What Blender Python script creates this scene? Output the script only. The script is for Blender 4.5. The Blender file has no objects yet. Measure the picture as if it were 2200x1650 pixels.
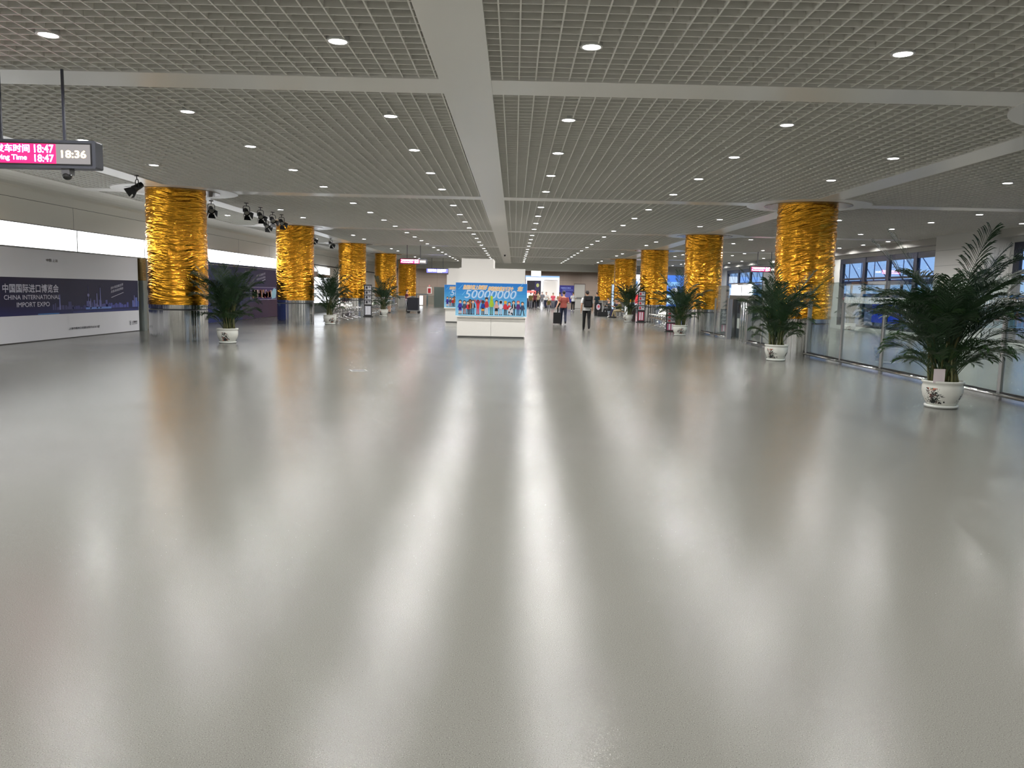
import bpy, bmesh, math, random
import numpy as np
from mathutils import Vector, Matrix, Euler
random.seed(7)
PI = math.pi
SC = bpy.context.scene
COL = SC.collection

# ------------------------------------------------------------------ camera
F_PX, HC = 1712.0, 1.6
def _cam():
    d = Vector((5.0, 198.0, -F_PX)).normalized()
    r = Vector((1.0, -0.0225, 0.0)); r = (r - d * r.dot(d)).normalized()
    u = r.cross(d)
    M = Matrix((r, d, u)).to_4x4()            # camera -> world
    M.translation = Vector((0, 0, HC))
    cd = bpy.data.cameras.new('camera'); co = bpy.data.objects.new('camera', cd); COL.objects.link(co)
    co.matrix_world = M
    cd.sensor_fit = 'HORIZONTAL'; cd.sensor_width = 36.0; cd.lens = F_PX * 36.0 / 2200.0
    cd.clip_start = 0.05; cd.clip_end = 600
    SC.camera = co
_cam()

# ------------------------------------------------------------------ world, exposure
W = bpy.data.worlds.new('dusk'); SC.world = W; W.use_nodes = True
nt = W.node_tree; bg = nt.nodes['Background']
tc = nt.nodes.new('ShaderNodeTexCoord'); sx = nt.nodes.new('ShaderNodeSeparateXYZ')
cr = nt.nodes.new('ShaderNodeValToRGB')
nt.links.new(tc.outputs['Generated'], sx.inputs[0]); nt.links.new(sx.outputs['Z'], cr.inputs[0])
cr.color_ramp.elements[0].position = 0.0; cr.color_ramp.elements[0].color = (0.34, 0.56, 0.95, 1)
cr.color_ramp.elements[1].position = 0.5; cr.color_ramp.elements[1].color = (0.14, 0.27, 0.72, 1)
nt.links.new(cr.outputs[0], bg.inputs[0]); bg.inputs[1].default_value = 0.8
vs = SC.view_settings
vs.view_transform = 'Standard'; vs.look = 'None'; vs.gamma = 1.0; vs.exposure = 0.6; vs.use_curve_mapping = False
SC.display_settings.display_device = 'sRGB'
CY = SC.cycles
CY.max_bounces = 6; CY.diffuse_bounces = 3; CY.glossy_bounces = 3; CY.transmission_bounces = 6; CY.transparent_max_bounces = 12
CY.sample_clamp_indirect = 3.0; CY.use_light_tree = True; CY.caustics_reflective = False; CY.caustics_refractive = False
CY.blur_glossy = 0.5; CY.use_adaptive_sampling = True; CY.adaptive_threshold = 0.12

LAMP = 42.0           # watts radiated by one downlight
# ------------------------------------------------------------------ materials
MATS = {}
def rgb(r, g, b):
    f = lambda c: (c / 12.92 if c <= 0.04045 else ((c + 0.055) / 1.055) ** 2.4)
    return (f(r / 255.), f(g / 255.), f(b / 255.), 1.0)
def mat(name, col=(.5, .5, .5, 1), rough=.5, metal=0., emit=None, estr=0., spec=.5, bump=None, var=0.):
    if name in MATS: return MATS[name]
    m = bpy.data.materials.new(name); m.use_nodes = True; n = m.node_tree; p = n.nodes['Principled BSDF']
    p.inputs['Base Color'].default_value = col; p.inputs['Roughness'].default_value = rough
    p.inputs['Metallic'].default_value = metal; p.inputs['Specular IOR Level'].default_value = spec
    if emit: p.inputs['Emission Color'].default_value = emit; p.inputs['Emission Strength'].default_value = estr
    if var:
        t = n.nodes.new('ShaderNodeTexCoord'); no = n.nodes.new('ShaderNodeTexNoise'); no.inputs['Scale'].default_value = 3.0; no.inputs['Detail'].default_value = 4
        mx = n.nodes.new('ShaderNodeMix'); mx.data_type = 'RGBA'; mx.inputs['A'].default_value = tuple(c * (1 - var) for c in col[:3]) + (1,)
        mx.inputs['B'].default_value = tuple(min(1, c * (1 + var)) for c in col[:3]) + (1,)
        n.links.new(t.outputs['Object'], no.inputs['Vector']); n.links.new(no.outputs['Fac'], mx.inputs['Factor']); n.links.new(mx.outputs['Result'], p.inputs['Base Color'])
    if bump:
        t = n.nodes.new('ShaderNodeTexCoord'); no = n.nodes.new('ShaderNodeTexNoise'); no.inputs['Scale'].default_value = bump[0]; no.inputs['Detail'].default_value = 3
        b = n.nodes.new('ShaderNodeBump'); b.inputs['Strength'].default_value = bump[1]; b.inputs['Distance'].default_value = bump[2]
        n.links.new(t.outputs['Object'], no.inputs['Vector']); n.links.new(no.outputs['Fac'], b.inputs['Height']); n.links.new(b.outputs[0], p.inputs['Normal'])
    MATS[name] = m; return m
def print_mat(name, estr=0., rough=.45):
    """printed or backlit colours taken from the face colours of the artwork"""
    if name in MATS: return MATS[name]
    m = mat(name, rough=rough); n = m.node_tree; p = n.nodes['Principled BSDF']
    a = n.nodes.new('ShaderNodeAttribute'); a.attribute_name = 'ink'
    n.links.new(a.outputs['Color'], p.inputs['Base Color'])
    if estr:
        n.links.new(a.outputs['Color'], p.inputs['Emission Color']); p.inputs['Emission Strength'].default_value = estr
        p.inputs['Base Color'].default_value = (.02, .02, .02, 1); n.links.remove(p.inputs['Base Color'].links[0])
    return m
PRINT = print_mat('printed_ink', 0., .6); 
LIT = print_mat('backlit_print', 1.0, .3)
LED = print_mat('led_glow', 5.0, .4)

def glass_mat(name, tint=(.93, .97, .96, 1), refl=1.0):
    m = bpy.data.materials.new(name); m.use_nodes = True; n = m.node_tree; n.nodes.clear()
    o = n.nodes.new('ShaderNodeOutputMaterial'); mx = n.nodes.new('ShaderNodeMixShader')
    t = n.nodes.new('ShaderNodeBsdfTransparent'); t.inputs[0].default_value = tint
    g = n.nodes.new('ShaderNodeBsdfGlossy'); g.inputs['Roughness'].default_value = 0.0
    fr = n.nodes.new('ShaderNodeLayerWeight'); fr.inputs[0].default_value = .5
    pw = n.nodes.new('ShaderNodeMath'); pw.operation = 'POWER'; pw.inputs[1].default_value = 4.0; n.links.new(fr.outputs['Facing'], pw.inputs[0])
    mu = n.nodes.new('ShaderNodeMath'); mu.operation = 'MULTIPLY_ADD'; mu.inputs[1].default_value = .9 * refl; mu.inputs[2].default_value = .045 * refl; mu.use_clamp = True
    n.links.new(pw.outputs[0], mu.inputs[0]); n.links.new(mu.outputs[0], mx.inputs[0]); n.links.new(t.outputs[0], mx.inputs[1]); n.links.new(g.outputs[0], mx.inputs[2]); n.links.new(mx.outputs[0], o.inputs[0])
    MATS[name] = m; return m
GLASS = glass_mat('fence_glass', (.86, .93, .92, 1), 1.5)
WGLASS = glass_mat('window_glass', (.93, .96, .98, 1), .9)

# floor : polished speckled terrazzo
def floor_mat():
    m = mat('terrazzo', rough=.22); n = m.node_tree; p = n.nodes['Principled BSDF']; L = n.links.new
    t = n.nodes.new('ShaderNodeTexCoord')
    n1 = n.nodes.new('ShaderNodeTexNoise'); n1.inputs['Scale'].default_value = 230; n1.inputs['Detail'].default_value = 2
    r1 = n.nodes.new('ShaderNodeValToRGB'); e = r1.color_ramp.elements
    e[0].position = .27; e[0].color = (.02, .02, .018, 1); e[1].position = .37; e[1].color = (.128, .126, .110, 1)
    x = e.new(.62); x.color = (.152, .150, .132, 1); y = e.new(.72); y.color = (.24, .237, .215, 1)
    n2 = n.nodes.new('ShaderNodeTexNoise'); n2.inputs['Scale'].default_value = .8; n2.inputs['Detail'].default_value = 5
    mx = n.nodes.new('ShaderNodeMix'); mx.data_type = 'RGBA'; mx.blend_type = 'MULTIPLY'; mx.inputs['Factor'].default_value = .35
    L(t.outputs['Object'], n1.inputs['Vector']); L(t.outputs['Object'], n2.inputs['Vector']); L(n1.outputs['Fac'], r1.inputs[0])
    L(r1.outputs[0], mx.inputs['A']); L(n2.outputs['Color'], mx.inputs['B'])
    bc = n.nodes.new('ShaderNodeBrightContrast'); bc.inputs['Bright'].default_value = .04
    L(mx.outputs['Result'], bc.inputs[0]); L(r1.outputs[0], p.inputs['Base Color'])
    mr = n.nodes.new('ShaderNodeMapRange'); mr.inputs['From Min'].default_value = .35; mr.inputs['From Max'].default_value = .65
    mr.inputs['To Min'].default_value = .165; mr.inputs['To Max'].default_value = .21
    n3 = n.nodes.new('ShaderNodeTexNoise'); n3.inputs['Scale'].default_value = .35; n3.inputs['Detail'].default_value = 6; L(t.outputs['Object'], n3.inputs['Vector'])
    L(n3.outputs['Fac'], mr.inputs['Value']); L(mr.outputs[0], p.inputs['Roughness'])
    n4 = n.nodes.new('ShaderNodeTexNoise'); n4.inputs['Scale'].default_value = 300; n4.inputs['Detail'].default_value = 2; L(t.outputs['Object'], n4.inputs['Vector'])
    b = n.nodes.new('ShaderNodeBump'); b.inputs['Strength'].default_value = .27; b.inputs['Distance'].default_value = .0014
    L(n4.outputs['Fac'], b.inputs['Height']); L(b.outputs[0], p.inputs['Normal'])
    p.inputs['Specular IOR Level'].default_value = .21
    return m
M_FLOOR = floor_mat()
M_FIN = mat('white_grid', rgb(238, 236, 229), .5)
M_PLEN = mat('plenum', (.03, .03, .03, 1), .9)
M_TRIM = mat('ceiling_panel', rgb(240, 238, 233), .3, spec=.6)
M_DISC = mat('disc_panel', rgb(120, 98, 74), .25, spec=.7)  # brown of the reflected gold foil put into the disc colour
M_WALL = mat('enamel_wall_panel', rgb(240, 237, 228), .3, spec=.6)
M_WALL2 = mat('tan_wall', rgb(150, 134, 122), .5)
M_WHITE = mat('white_laminate', rgb(240, 237, 230), .35)
M_DARK = mat('dark_seam', (.03, .03, .03, 1), .6)
M_STEEL = mat('stainless', (.62, .62, .61, 1), .16, 1.0)
M_STEEL2 = mat('brushed_steel', (.5, .5, .5, 1), .3, 1.0)
M_BLACK = mat('black_paint', (.012, .012, .013, 1), .4)
M_CHROME = mat('chrome', (.75, .75, .75, 1), .12, 1.0)
M_FRAME = mat('dark_window_frame', (.012, .016, .03, 1), .4)
M_LENS = mat('lamp_lens', (1, 1, 1, 1), .5, emit=(1, .97, .94, 1), estr=18.0)
for m_ in (M_LENS, LED, LIT): m_.cycles.emission_sampling = 'NONE'      # seen directly and in reflections; the bulbs do the lighting
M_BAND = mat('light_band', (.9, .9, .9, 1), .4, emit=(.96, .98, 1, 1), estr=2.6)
M_SCREEN = mat('white_screen', (.9, .9, .9, 1), .3, emit=(.88, .93, 1, 1), estr=1.6)
M_SOIL = mat('soil', (.02, .014, .01, 1), .9)

def steel_base_mat():
    m = mat('fluted_steel', (.62, .62, .61, 1), .12, 1.0); n = m.node_tree; p = n.nodes['Principled BSDF']
    u = n.nodes.new('ShaderNodeTexCoord'); s = n.nodes.new('ShaderNodeMapping'); s.inputs['Scale'].default_value = (5.5, 5.5, .08)
    no = n.nodes.new('ShaderNodeTexNoise'); no.inputs['Scale'].default_value = 1.0; no.inputs['Detail'].default_value = 3
    b = n.nodes.new('ShaderNodeBump'); b.inputs['Strength'].default_value = 1.0; b.inputs['Distance'].default_value = .05
    n.links.new(u.outputs['Object'], s.inputs[0]); n.links.new(s.outputs[0], no.inputs['Vector']); n.links.new(no.outputs['Fac'], b.inputs['Height']); n.links.new(b.outputs[0], p.inputs['Normal'])
    return m
M_BASE = steel_base_mat()
def foil_mat():
    m = mat('gold_foil', (.98, .455, .04, 1), .15, 1.0); n = m.node_tree; p = n.nodes['Principled BSDF']
    u = n.nodes.new('ShaderNodeUVMap'); u.uv_map = 'UVMap'
    s = n.nodes.new('ShaderNodeMapping'); s.inputs['Scale'].default_value = (5, 30, 1)
    no = n.nodes.new('ShaderNodeTexNoise'); no.inputs['Scale'].default_value = 1.0; no.inputs['Detail'].default_value = 4; no.inputs['Distortion'].default_value = .6
    b = n.nodes.new('ShaderNodeBump'); b.inputs['Strength'].default_value = .35; b.inputs['Distance'].default_value = .02
    n.links.new(u.outputs[0], s.inputs[0]); n.links.new(s.outputs[0], no.inputs['Vector']); n.links.new(no.outputs['Fac'], b.inputs['Height']); n.links.new(b.outputs[0], p.inputs['Normal'])
    return m
M_FOIL = foil_mat()

# ------------------------------------------------------------------ mesh builder
class MB:
    def __init__(s): s.v = []; s.f = []; s.mi = []; s.c = []; s.sm = []
    def add(s, vs_, fs, mi=0, col=None, smooth=False):
        o = len(s.v); s.v += [tuple(v) for v in vs_]
        for f in fs: s.f.append(tuple(i + o for i in f)); s.mi.append(mi); s.c.append(col or (1, 1, 1, 1)); s.sm.append(smooth)
        return s
    def box(s, x0, y0, z0, x1, y1, z1, mi=0, col=None):
        v = [(x0, y0, z0), (x1, y0, z0), (x1, y1, z0), (x0, y1, z0), (x0, y0, z1), (x1, y0, z1), (x1, y1, z1), (x0, y1, z1)]
        return s.add(v, [(0, 3, 2, 1), (4, 5, 6, 7), (0, 1, 5, 4), (1, 2, 6, 5), (2, 3, 7, 6), (3, 0, 4, 7)], mi, col)
    def rbox(s, x0, y0, z0, x1, y1, z1, r=.01, mi=0, ax='z', n=3):
        """box whose edges along one axis are rounded"""
        def prof(a0, b0, a1, b1):
            P = []
            for cx_, cy_, st in ((a1 - r, b1 - r, 0), (a0 + r, b1 - r, 1), (a0 + r, b0 + r, 2), (a1 - r, b0 + r, 3)):
                for k in range(n + 1):
                    t = (st + k / n) * PI / 2; P.append((cx_ + r * math.cos(t), cy_ + r * math.sin(t)))
            return P
        if ax == 'z': P = prof(x0, y0, x1, y1); lo = [(a, b, z0) for a, b in P]; hi = [(a, b, z1) for a, b in P]
        elif ax == 'y': P = prof(x0, z0, x1, z1); lo = [(a, y1, b) for a, b in P]; hi = [(a, y0, b) for a, b in P]
        else: P = prof(y0, z0, y1, z1); lo = [(x0, a, b) for a, b in P]; hi = [(x1, a, b) for a, b in P]
        k = len(P); return s.add(lo + hi, [(i, (i + 1) % k, k + (i + 1) % k, k + i) for i in range(k)] + [tuple(range(k - 1, -1, -1)), tuple(range(k, 2 * k))], mi)
    def tube(s, pts, rad, n=10, mi=0, cap=True, smooth=True, flat=1.0, flatdir=None):
        pts = [Vector(p) for p in pts]; N = len(pts)
        if not hasattr(rad, '__len__'): rad = [rad] * N
        V = []; up = Vector(flatdir) if flatdir else None
        prev = None
        for i, p in enumerate(pts):
            t = (pts[min(i + 1, N - 1)] - pts[max(i - 1, 0)]).normalized()
            if up is not None: a = (up - t * up.dot(t))
            elif prev is None: a = t.cross(Vector((0, 0, 1)) if abs(t.z) < .9 else Vector((1, 0, 0)))
            else: a = prev - t * prev.dot(t)
            if a.length < 1e-6: a = t.orthogonal()
            a.normalize(); b = t.cross(a); prev = a
            r = rad[i]
            fl = flat[i] if hasattr(flat, '__len__') else flat
            for k in range(n):
                th = 2 * PI * k / n; V.append(p + a * (math.cos(th) * r * fl) + b * (math.sin(th) * r))
        Fs = [(i * n + k, i * n + (k + 1) % n, (i + 1) * n + (k + 1) % n, (i + 1) * n + k) for i in range(N - 1) for k in range(n)]
        s.add(V, Fs, mi, smooth=smooth)
        if cap: 
            o = len(s.v) - N * n
            s.f += [tuple(o + k for k in range(n - 1, -1, -1)), tuple(o + (N - 1) * n + k for k in range(n))]; s.mi += [mi, mi]; s.c += [(1, 1, 1, 1)] * 2; s.sm += [False] * 2
        return s
    def lathe(s, prof, n=32, c=(0, 0, 0), mi=0, smooth=True, a0=0., a1=2 * PI, sy=1.0):
        full = abs(a1 - a0 - 2 * PI) < 1e-6; m = n if full else n + 1
        V = []
        for r, z in prof:
            for k in range(m):
                t = a0 + (a1 - a0) * k / n; V.append((c[0] + r * math.cos(t), c[1] + r * math.sin(t) * sy, c[2] + z))
        Fs = [(i * m + k, i * m + (k + 1) % m, (i + 1) * m + (k + 1) % m, (i + 1) * m + k) for i in range(len(prof) - 1) for k in range(n)]
        return s.add(V, Fs, mi, smooth=smooth)
    def ball(s, c, r, n=14, mi=0):
        r = r if hasattr(r, '__len__') else (r, r, r); V = []; m = n
        for i in range(n + 1):
            ph = PI * i / n
            for k in range(m): V.append((c[0] + r[0] * math.sin(ph) * math.cos(2 * PI * k / m), c[1] + r[1] * math.sin(ph) * math.sin(2 * PI * k / m), c[2] - r[2] * math.cos(ph)))
        return s.add(V, [(i * m + k, i * m + (k + 1) % m, (i + 1) * m + (k + 1) % m, (i + 1) * m + k) for i in range(n) for k in range(m)], mi, smooth=True)
    def xf(s, M, start=0):
        s.v[start:] = [tuple(M @ Vector(v)) for v in s.v[start:]]; return s
    def build(s, name, mats, parent=None, loc=None, rotz=None):
        me = bpy.data.meshes.new(name); me.from_pydata(s.v, [], s.f)
        for m in (mats if isinstance(mats, (list, tuple)) else [mats]): me.materials.append(m)
        me.polygons.foreach_set('material_index', s.mi); me.polygons.foreach_set('use_smooth', s.sm)
        if any(c != (1, 1, 1, 1) for c in s.c):
            at = me.color_attributes.new('ink', 'FLOAT_COLOR', 'CORNER'); buf = []
            for c, f in zip(s.c, s.f): buf += list(c) * len(f)
            at.data.foreach_set('color', buf)
        me.validate(); me.update()
        o = bpy.data.objects.new(name, me); COL.objects.link(o)
        if parent is not None: o.parent = parent
        if loc is not None: o.location = loc
        if rotz is not None: o.rotation_euler = (0, 0, rotz)
        return o
def tag(o, label=None, cat=None, group=None, kind=None):
    if label: o['label'] = label
    if cat: o['category'] = cat
    if group: o['group'] = group
    if kind: o['kind'] = kind
    return o
def thing(name, label, cat, loc=(0, 0, 0), rz=0., group=None, kind=None):
    o = bpy.data.objects.new(name, None); COL.objects.link(o); o.location = loc; o.rotation_euler = (0, 0, rz); o.empty_display_size = .2
    return tag(o, label, cat, group, kind)
def structure(o, label=None): 
    o['kind'] = 'structure'
    if label: o['label'] = label
    return o
def kids(o): return [c for c in COL.objects if c.parent == o]
TREE = {}
def freeze(o):
    """remember a finished thing's parts so that copies are quick"""
    ch = [c for c in COL.objects if c.parent == o]; TREE[o.name] = [(c, [g for g in COL.objects if g.parent == c]) for c in ch]; return o
def dup(root, loc, rz, label, group=None, scale=None):
    r = root.copy(); COL.objects.link(r); r.location = loc; r.rotation_euler = (0, 0, rz); r['label'] = label
    if group: r['group'] = group
    if scale: r.scale = scale if hasattr(scale, '__len__') else (scale,) * 3
    for c, gs in TREE[root.name]:
        d = c.copy(); COL.objects.link(d); d.parent = r
        for g in gs: e = g.copy(); COL.objects.link(e); e.parent = d
    return r

# ------------------------------------------------------------------ lettering and flat artwork on real panels
_txt = {}
def text_geo(s, bold=0.0):
    k = (s, bold)
    if k in _txt: return _txt[k]
    cu = bpy.data.curves.new('t', 'FONT'); cu.body = s; cu.offset = bold; cu.resolution_u = 3
    o = bpy.data.objects.new('t', cu); COL.objects.link(o)
    me = bpy.data.meshes.new_from_object(o.evaluated_get(bpy.context.evaluated_depsgraph_get()))
    vs_ = [tuple(v.co[:2]) for v in me.vertices]; fs = [tuple(p.vertices) for p in me.polygons]
    bpy.data.objects.remove(o); bpy.data.curves.remove(cu); bpy.data.meshes.remove(me)
    if vs_:
        xs = [v[0] for v in vs_]; ys = [v[1] for v in vs_]; x0, x1, y0, y1 = min(xs), max(xs), min(ys), max(ys)
        vs_ = [((x - x0) / (x1 - x0), (y - y0) / max(1e-6, y1 - y0)) for x, y in vs_]
    _txt[k] = (vs_, fs); return _txt[k]
class Art:
    """flat coloured shapes on a panel: origin, u and v axes; every layer lies a hair above the one below"""
    def __init__(s, org, u, v, step=.0015): s.o = Vector(org); s.u = Vector(u); s.vv = Vector(v); s.n = s.u.cross(s.vv).normalized(); s.mb = MB(); s.step = step; s.l = 1
    def P(s, x, y, l=None): return s.o + s.u * x + s.vv * y + s.n * (s.step * (l if l is not None else s.l))
    def poly(s, pts, col, l=None): s.mb.add([s.P(x, y, l) for x, y in pts], [tuple(range(len(pts)))], 0, col); return s
    def rect(s, x0, y0, x1, y1, col, l=None): return s.poly([(x0, y0), (x1, y0), (x1, y1), (x0, y1)], col, l)
    def disc(s, x, y, rx, ry, col, l=None, n=14, a0=0, a1=2 * PI): return s.poly([(x + rx * math.cos(a0 + (a1 - a0) * k / n), y + ry * math.sin(a0 + (a1 - a0) * k / n)) for k in range(n if a1 - a0 > 6.2 else n + 1)], col, l)
    def ring(s, x, y, rx, ry, w, col, l=None, n=24):
        for k in range(n):
            a, b = 2 * PI * k / n, 2 * PI * (k + 1) / n
            s.poly([(x + rx * math.cos(a), y + ry * math.sin(a)), (x + rx * math.cos(b), y + ry * math.sin(b)), (x + (rx - w) * math.cos(b), y + (ry - w) * math.sin(b)), (x + (rx - w) * math.cos(a), y + (ry - w) * math.sin(a))], col, l)
        return s
    def line(s, x0, y0, x1, y1, w, col, l=None):
        d = Vector((x1 - x0, y1 - y0)).normalized() * (w / 2); nx, ny = -d.y, d.x
        return s.poly([(x0 - nx, y0 - ny), (x1 - nx, y1 - ny), (x1 + nx, y1 + ny), (x0 + nx, y0 + ny)], col, l)
    def text(s, t, x0, y0, x1, y1, col, l=None, bold=0., shear=0., rise=0.):
        v, f = text_geo(t); W_, H_ = x1 - x0, y1 - y0; r = bold * abs(H_)
        l = s.l if l is None else l
        for q, (dx, dy) in enumerate([(0, 0)] if bold <= 0 else [(r * math.cos(k * PI / 4), r * math.sin(k * PI / 4)) for k in range(8)] + [(0, 0)]):      # strokes thickened by tiny offsets
            s.mb.add([s.P(x0 + a * W_ + b * H_ * shear + dx, y0 + b * H_ + a * rise + dy, l + .1 * q) for a, b in v], f, 0, col)
        return s
    def build(s, name, m, parent=None): return s.mb.build(name, m, parent)

# ================================================================== ROOM SHELL
ZC = 4.2
XL, XR, YB, YF = -12.7, 17.75, -5.0, 85.0
b = MB(); b.box(-20, YB, -.2, XR + .35, 92, 0); structure(b.build('floor', M_FLOOR), 'polished grey-green speckled terrazzo floor')
ceil = structure(MB().box(-16, YB, 5.0, XR + .4, 92, 5.2).build('ceiling', M_PLEN), 'dark void above the open grid')
STR = [-1.7, 10.57, 22.85, 35.1, 47.4, 59.7, 71.7]
PITCH = .2052; FH, FT = .13, .016
def grid(x0, x1, y0, y1):
    g = MB(); k0 = math.ceil(x0 / PITCH)
    x = k0 * PITCH
    while x < x1: g.box(x - FT / 2, y0, ZC, x + FT / 2, y1, ZC + FH); x += PITCH
    y = math.ceil(y0 / PITCH) * PITCH
    while y < y1: g.box(x0, y - FT / 2, ZC + .001, x1, y + FT / 2, ZC + FH); y += PITCH
    return structure(g.build('grid', M_FIN, ceil))
for k in range(-1, len(STR) - 1):
    y0 = (STR[k] + .36) if k >= 0 else YB; y1 = STR[k + 1] - .36
    if k == -1: y1 = STR[0] - .36
    for xa, xb in ((-12.0, -9.85), (-9.25, -.985), (-.345, 7.88), (8.55, 17.3)):
        if y1 > y0 + .3: grid(xa, xb, y0, y1)
grid(-12, 17.3, 72.0, 73.5)
# flush ceiling panels between the grids
def panel(x0, y0, x1, y1, z=ZC - .012, t=.14, m=M_TRIM): return structure(MB().box(x0, y0, z, x1, y1, z + t).build('trim_2', m))
panel(-.985, YB, -.345, 73.6, ZC - .03, .16)
for y in STR: 
    panel(-12.2, y - .36, -.985, y + .36); panel(-.345, y - .36, 17.5, y + .36)
panel(-9.85, YB, -9.25, 73.5, ZC - .016); panel(7.88, YB, 8.55, 73.5, ZC - .016)
COLX = (-9.58, 8.2)
for cx_ in COLX:
    for y in STR[1:]:
        b = MB(); b.lathe([(0, 0), (1.66, 0), (1.66, .1), (0, .1)], 64, (cx_, y, ZC - .022), smooth=False); structure(b.build('trim_3', M_TRIM))
        b = MB(); b.lathe([(0, 0), (1.18, 0), (1.18, .02), (0, .02)], 64, (cx_, y, ZC - .035), smooth=False); structure(b.build('trim_4', M_DISC))

# ---- left wall: cove, enamel panels, light band, lower wall
b = MB(); P = [(-12.0, ZC)] + [(-12.0 - .7 * math.sin(t) , ZC - .25 + .25 * math.cos(t)) for t in np.linspace(.3, PI / 2, 6)]
P += [(XL, 3.705)]
for i in range(len(P) - 1):
    (a, c), (d, e) = P[i], P[i + 1]; b.add([(a, YB, c), (a, YF, c), (d, YF, e), (d, YB, e)], [(0, 1, 2, 3)], smooth=True)
b.box(-12.2, YB, ZC - .005, -11.98, YF, ZC + .1)
wl = structure(b.build('wall_left', M_WALL), 'grey enamel panelled wall with rounded top')
b = MB(); b.box(XL - .12, YB, 3.08, XL, YF, 3.695); b.box(XL - .14, YB, 3.0, XL - .1, YF, 4.2, 1)
for k in range(20): b.box(XL - .02, YB + .62 + k * 4.6, 3.08, XL + .001, YB + .632 + k * 4.6, 3.695, 1)
b.build('panel', [M_WALL, M_DARK], wl)
# lower wall, with the opening between 27.1 and 28.3 m
b = MB()
b.box(XL - .3, YB, 0, XL - .06, 27.07, 2.46); b.box(XL - .3, 33.0, 0, XL - .06, YF, 3.0); b.box(XL - .3, 28.2, 0, XL - .06, 33, 2.46)
b.box(XL - .3, YB, 3.0, XL - .12, YF, 4.2)
b.build('wall_left', M_WALL, wl)
b = MB(); b.box(-16, 27.07, 0, XL - .3, 27.1, 2.46); b.box(-16, 28.2, 0, XL - .3, 28.25, 2.46); b.box(-16.2, 27, 0, -16, 28.3, 2.5); b.box(-16, 27, 2.46, XL - .06, 28.3, 2.5); b.build('alcove', M_WALL, wl)
# continuous white light band along the wall, in lit boxes
def band(y0, y1, i):
    t = thing('wall_light_box', ['glowing white light box at the left end of the wall band', 'glowing white light box ending behind the nearest left gold column', 'short stretch of glowing white wall band just left of the nearest gold column',
        'glowing white wall light box above the blue banner, right of the nearest gold column', 'glowing white wall light box above the dark purple banner'][min(i, 4)] if i < 5 else 'glowing white wall light box farther along the left wall beyond the second column', 'light box', (XL, y0, 2.47), group='light boxes of the left wall band')
    MB().box(-.05, .02, .01, 0, y1 - y0 - .02, .6).build('diffuser', M_BAND, t)
    f = MB(); f.box(-.1, 0, -.02, .005, y1 - y0, .008); f.box(-.1, 0, .6, .005, y1 - y0, .625); f.box(-.08, -.02, -.01, .006, .02, .61); f.box(-.11, 0, 0, -.055, y1 - y0, .6)
    f.build('frame', mat('band_frame', rgb(150, 150, 148), .4), t)
ys = [-5, 2, 9, 16.2, 23.38, 27.6, 32.1, 36.4, 40.9, 46.3]
for i in range(len(ys) - 1): band(ys[i], ys[i + 1], max(0, i - 3) if i != 3 else 0)

# ---- end of hall: bulkhead and tan wall
structure(MB().box(XL - .3, 73.5, 3.55, XR, 73.9, 5.0).build('wall_back', mat('bulkhead_white', rgb(232, 230, 224), .45)), 'pale bulkhead across the end of the hall')
structure(MB().box(XL - .3, 73.9, 3.9, XR + .3, 92, 4.0).build('ceiling', mat('end_ceiling', (.12, .115, .11, 1), .7)))
b = MB(); b.box(XL - .3, YF, 0, 1.15, YF + .2, 3.9); b.box(4.75, YF, 0, XR, YF + .2, 3.9); b.box(1.15, YF, 3.35, 4.75, YF + .2, 3.9)
for z in (.95, 1.9, 2.9): b.box(XL, YF - .004, z, 1.1, YF, z + .02, 1); b.box(4.8, YF - .004, z, XR, YF, z + .02, 1)
for x in np.arange(-12, 17, 1.9):
    if not 1 < x < 4.9: b.box(x, YF - .004, 0, x + .02, YF, 3.9, 1)
wb = structure(b.build('wall_back', [M_WALL2, mat('tan_seam', rgb(120, 104, 94), .5)]), 'tan tiled end wall')
structure(MB().box(XL - .3, YB - .2, 0, XR + .3, YB, 5.2).build('wall_front', M_WALL), 'wall behind the camera')

# ---- right wall with windows
b = MB(); segs = [(YB, 5.0), (28.8, 33.0), (44.0, 57.4), (67.4, YF)]
for a, c in segs: b.box(XR, a, 0, XR + .3, c, 3.75)
for a, c in ((5., 28.8), (33.0, 44.0), (57.4, 67.4)): b.box(XR, a, 0, XR + .3, c, .2)
b.box(XR, YB, 3.75, XR + .3, YF, 5.2)
structure(b.build('wall_right', mat('right_wall', rgb(190, 190, 186), .5)), 'pale right wall with dusk windows')
b = MB(); b.box(16.95, 29.0, 0, XR, 32.6, ZC + .2)
for z in np.arange(.6, 4.2, .6): b.box(16.946, 29.02, z, 16.95, 32.58, z + .012, 1)
structure(b.build('trim_5', [mat('pier_white', rgb(215, 214, 210), .45), mat('pier_seam', rgb(150, 150, 148), .5)]))
b = MB(); b.box(17.3, YB, ZC - .28, XR, YF, ZC + .12); structure(b.build('trim_6', mat('soffit', rgb(178, 176, 170), .5)))
def window(i, y0, y1, mull):
    w = structure(MB().box(XR + .02, y0, 3.48, XR + .14, y1, 3.74).box(XR + .02, y0, .2, XR + .14, y1, .32).box(XR + .02, y0, .3, XR + .14, y0 + .35, 3.5).box(XR + .02, y1 - .35, .3, XR + .14, y1, 3.5).build('window_%d' % i, M_FRAME))
    m = MB()
    for y in mull: m.box(XR, y - .16, .2, XR + .12, y + .16, 3.74)
    for z in (1.15, 2.66): m.box(XR + .04, y0, z - .05, XR + .1, y1, z + .05)
    structure(m.build('window_frame', M_FRAME, w))
    g = MB(); g.box(XR + .06, y0, .3, XR + .068, y1, 3.5); structure(g.build('pane', WGLASS, w))
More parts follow.
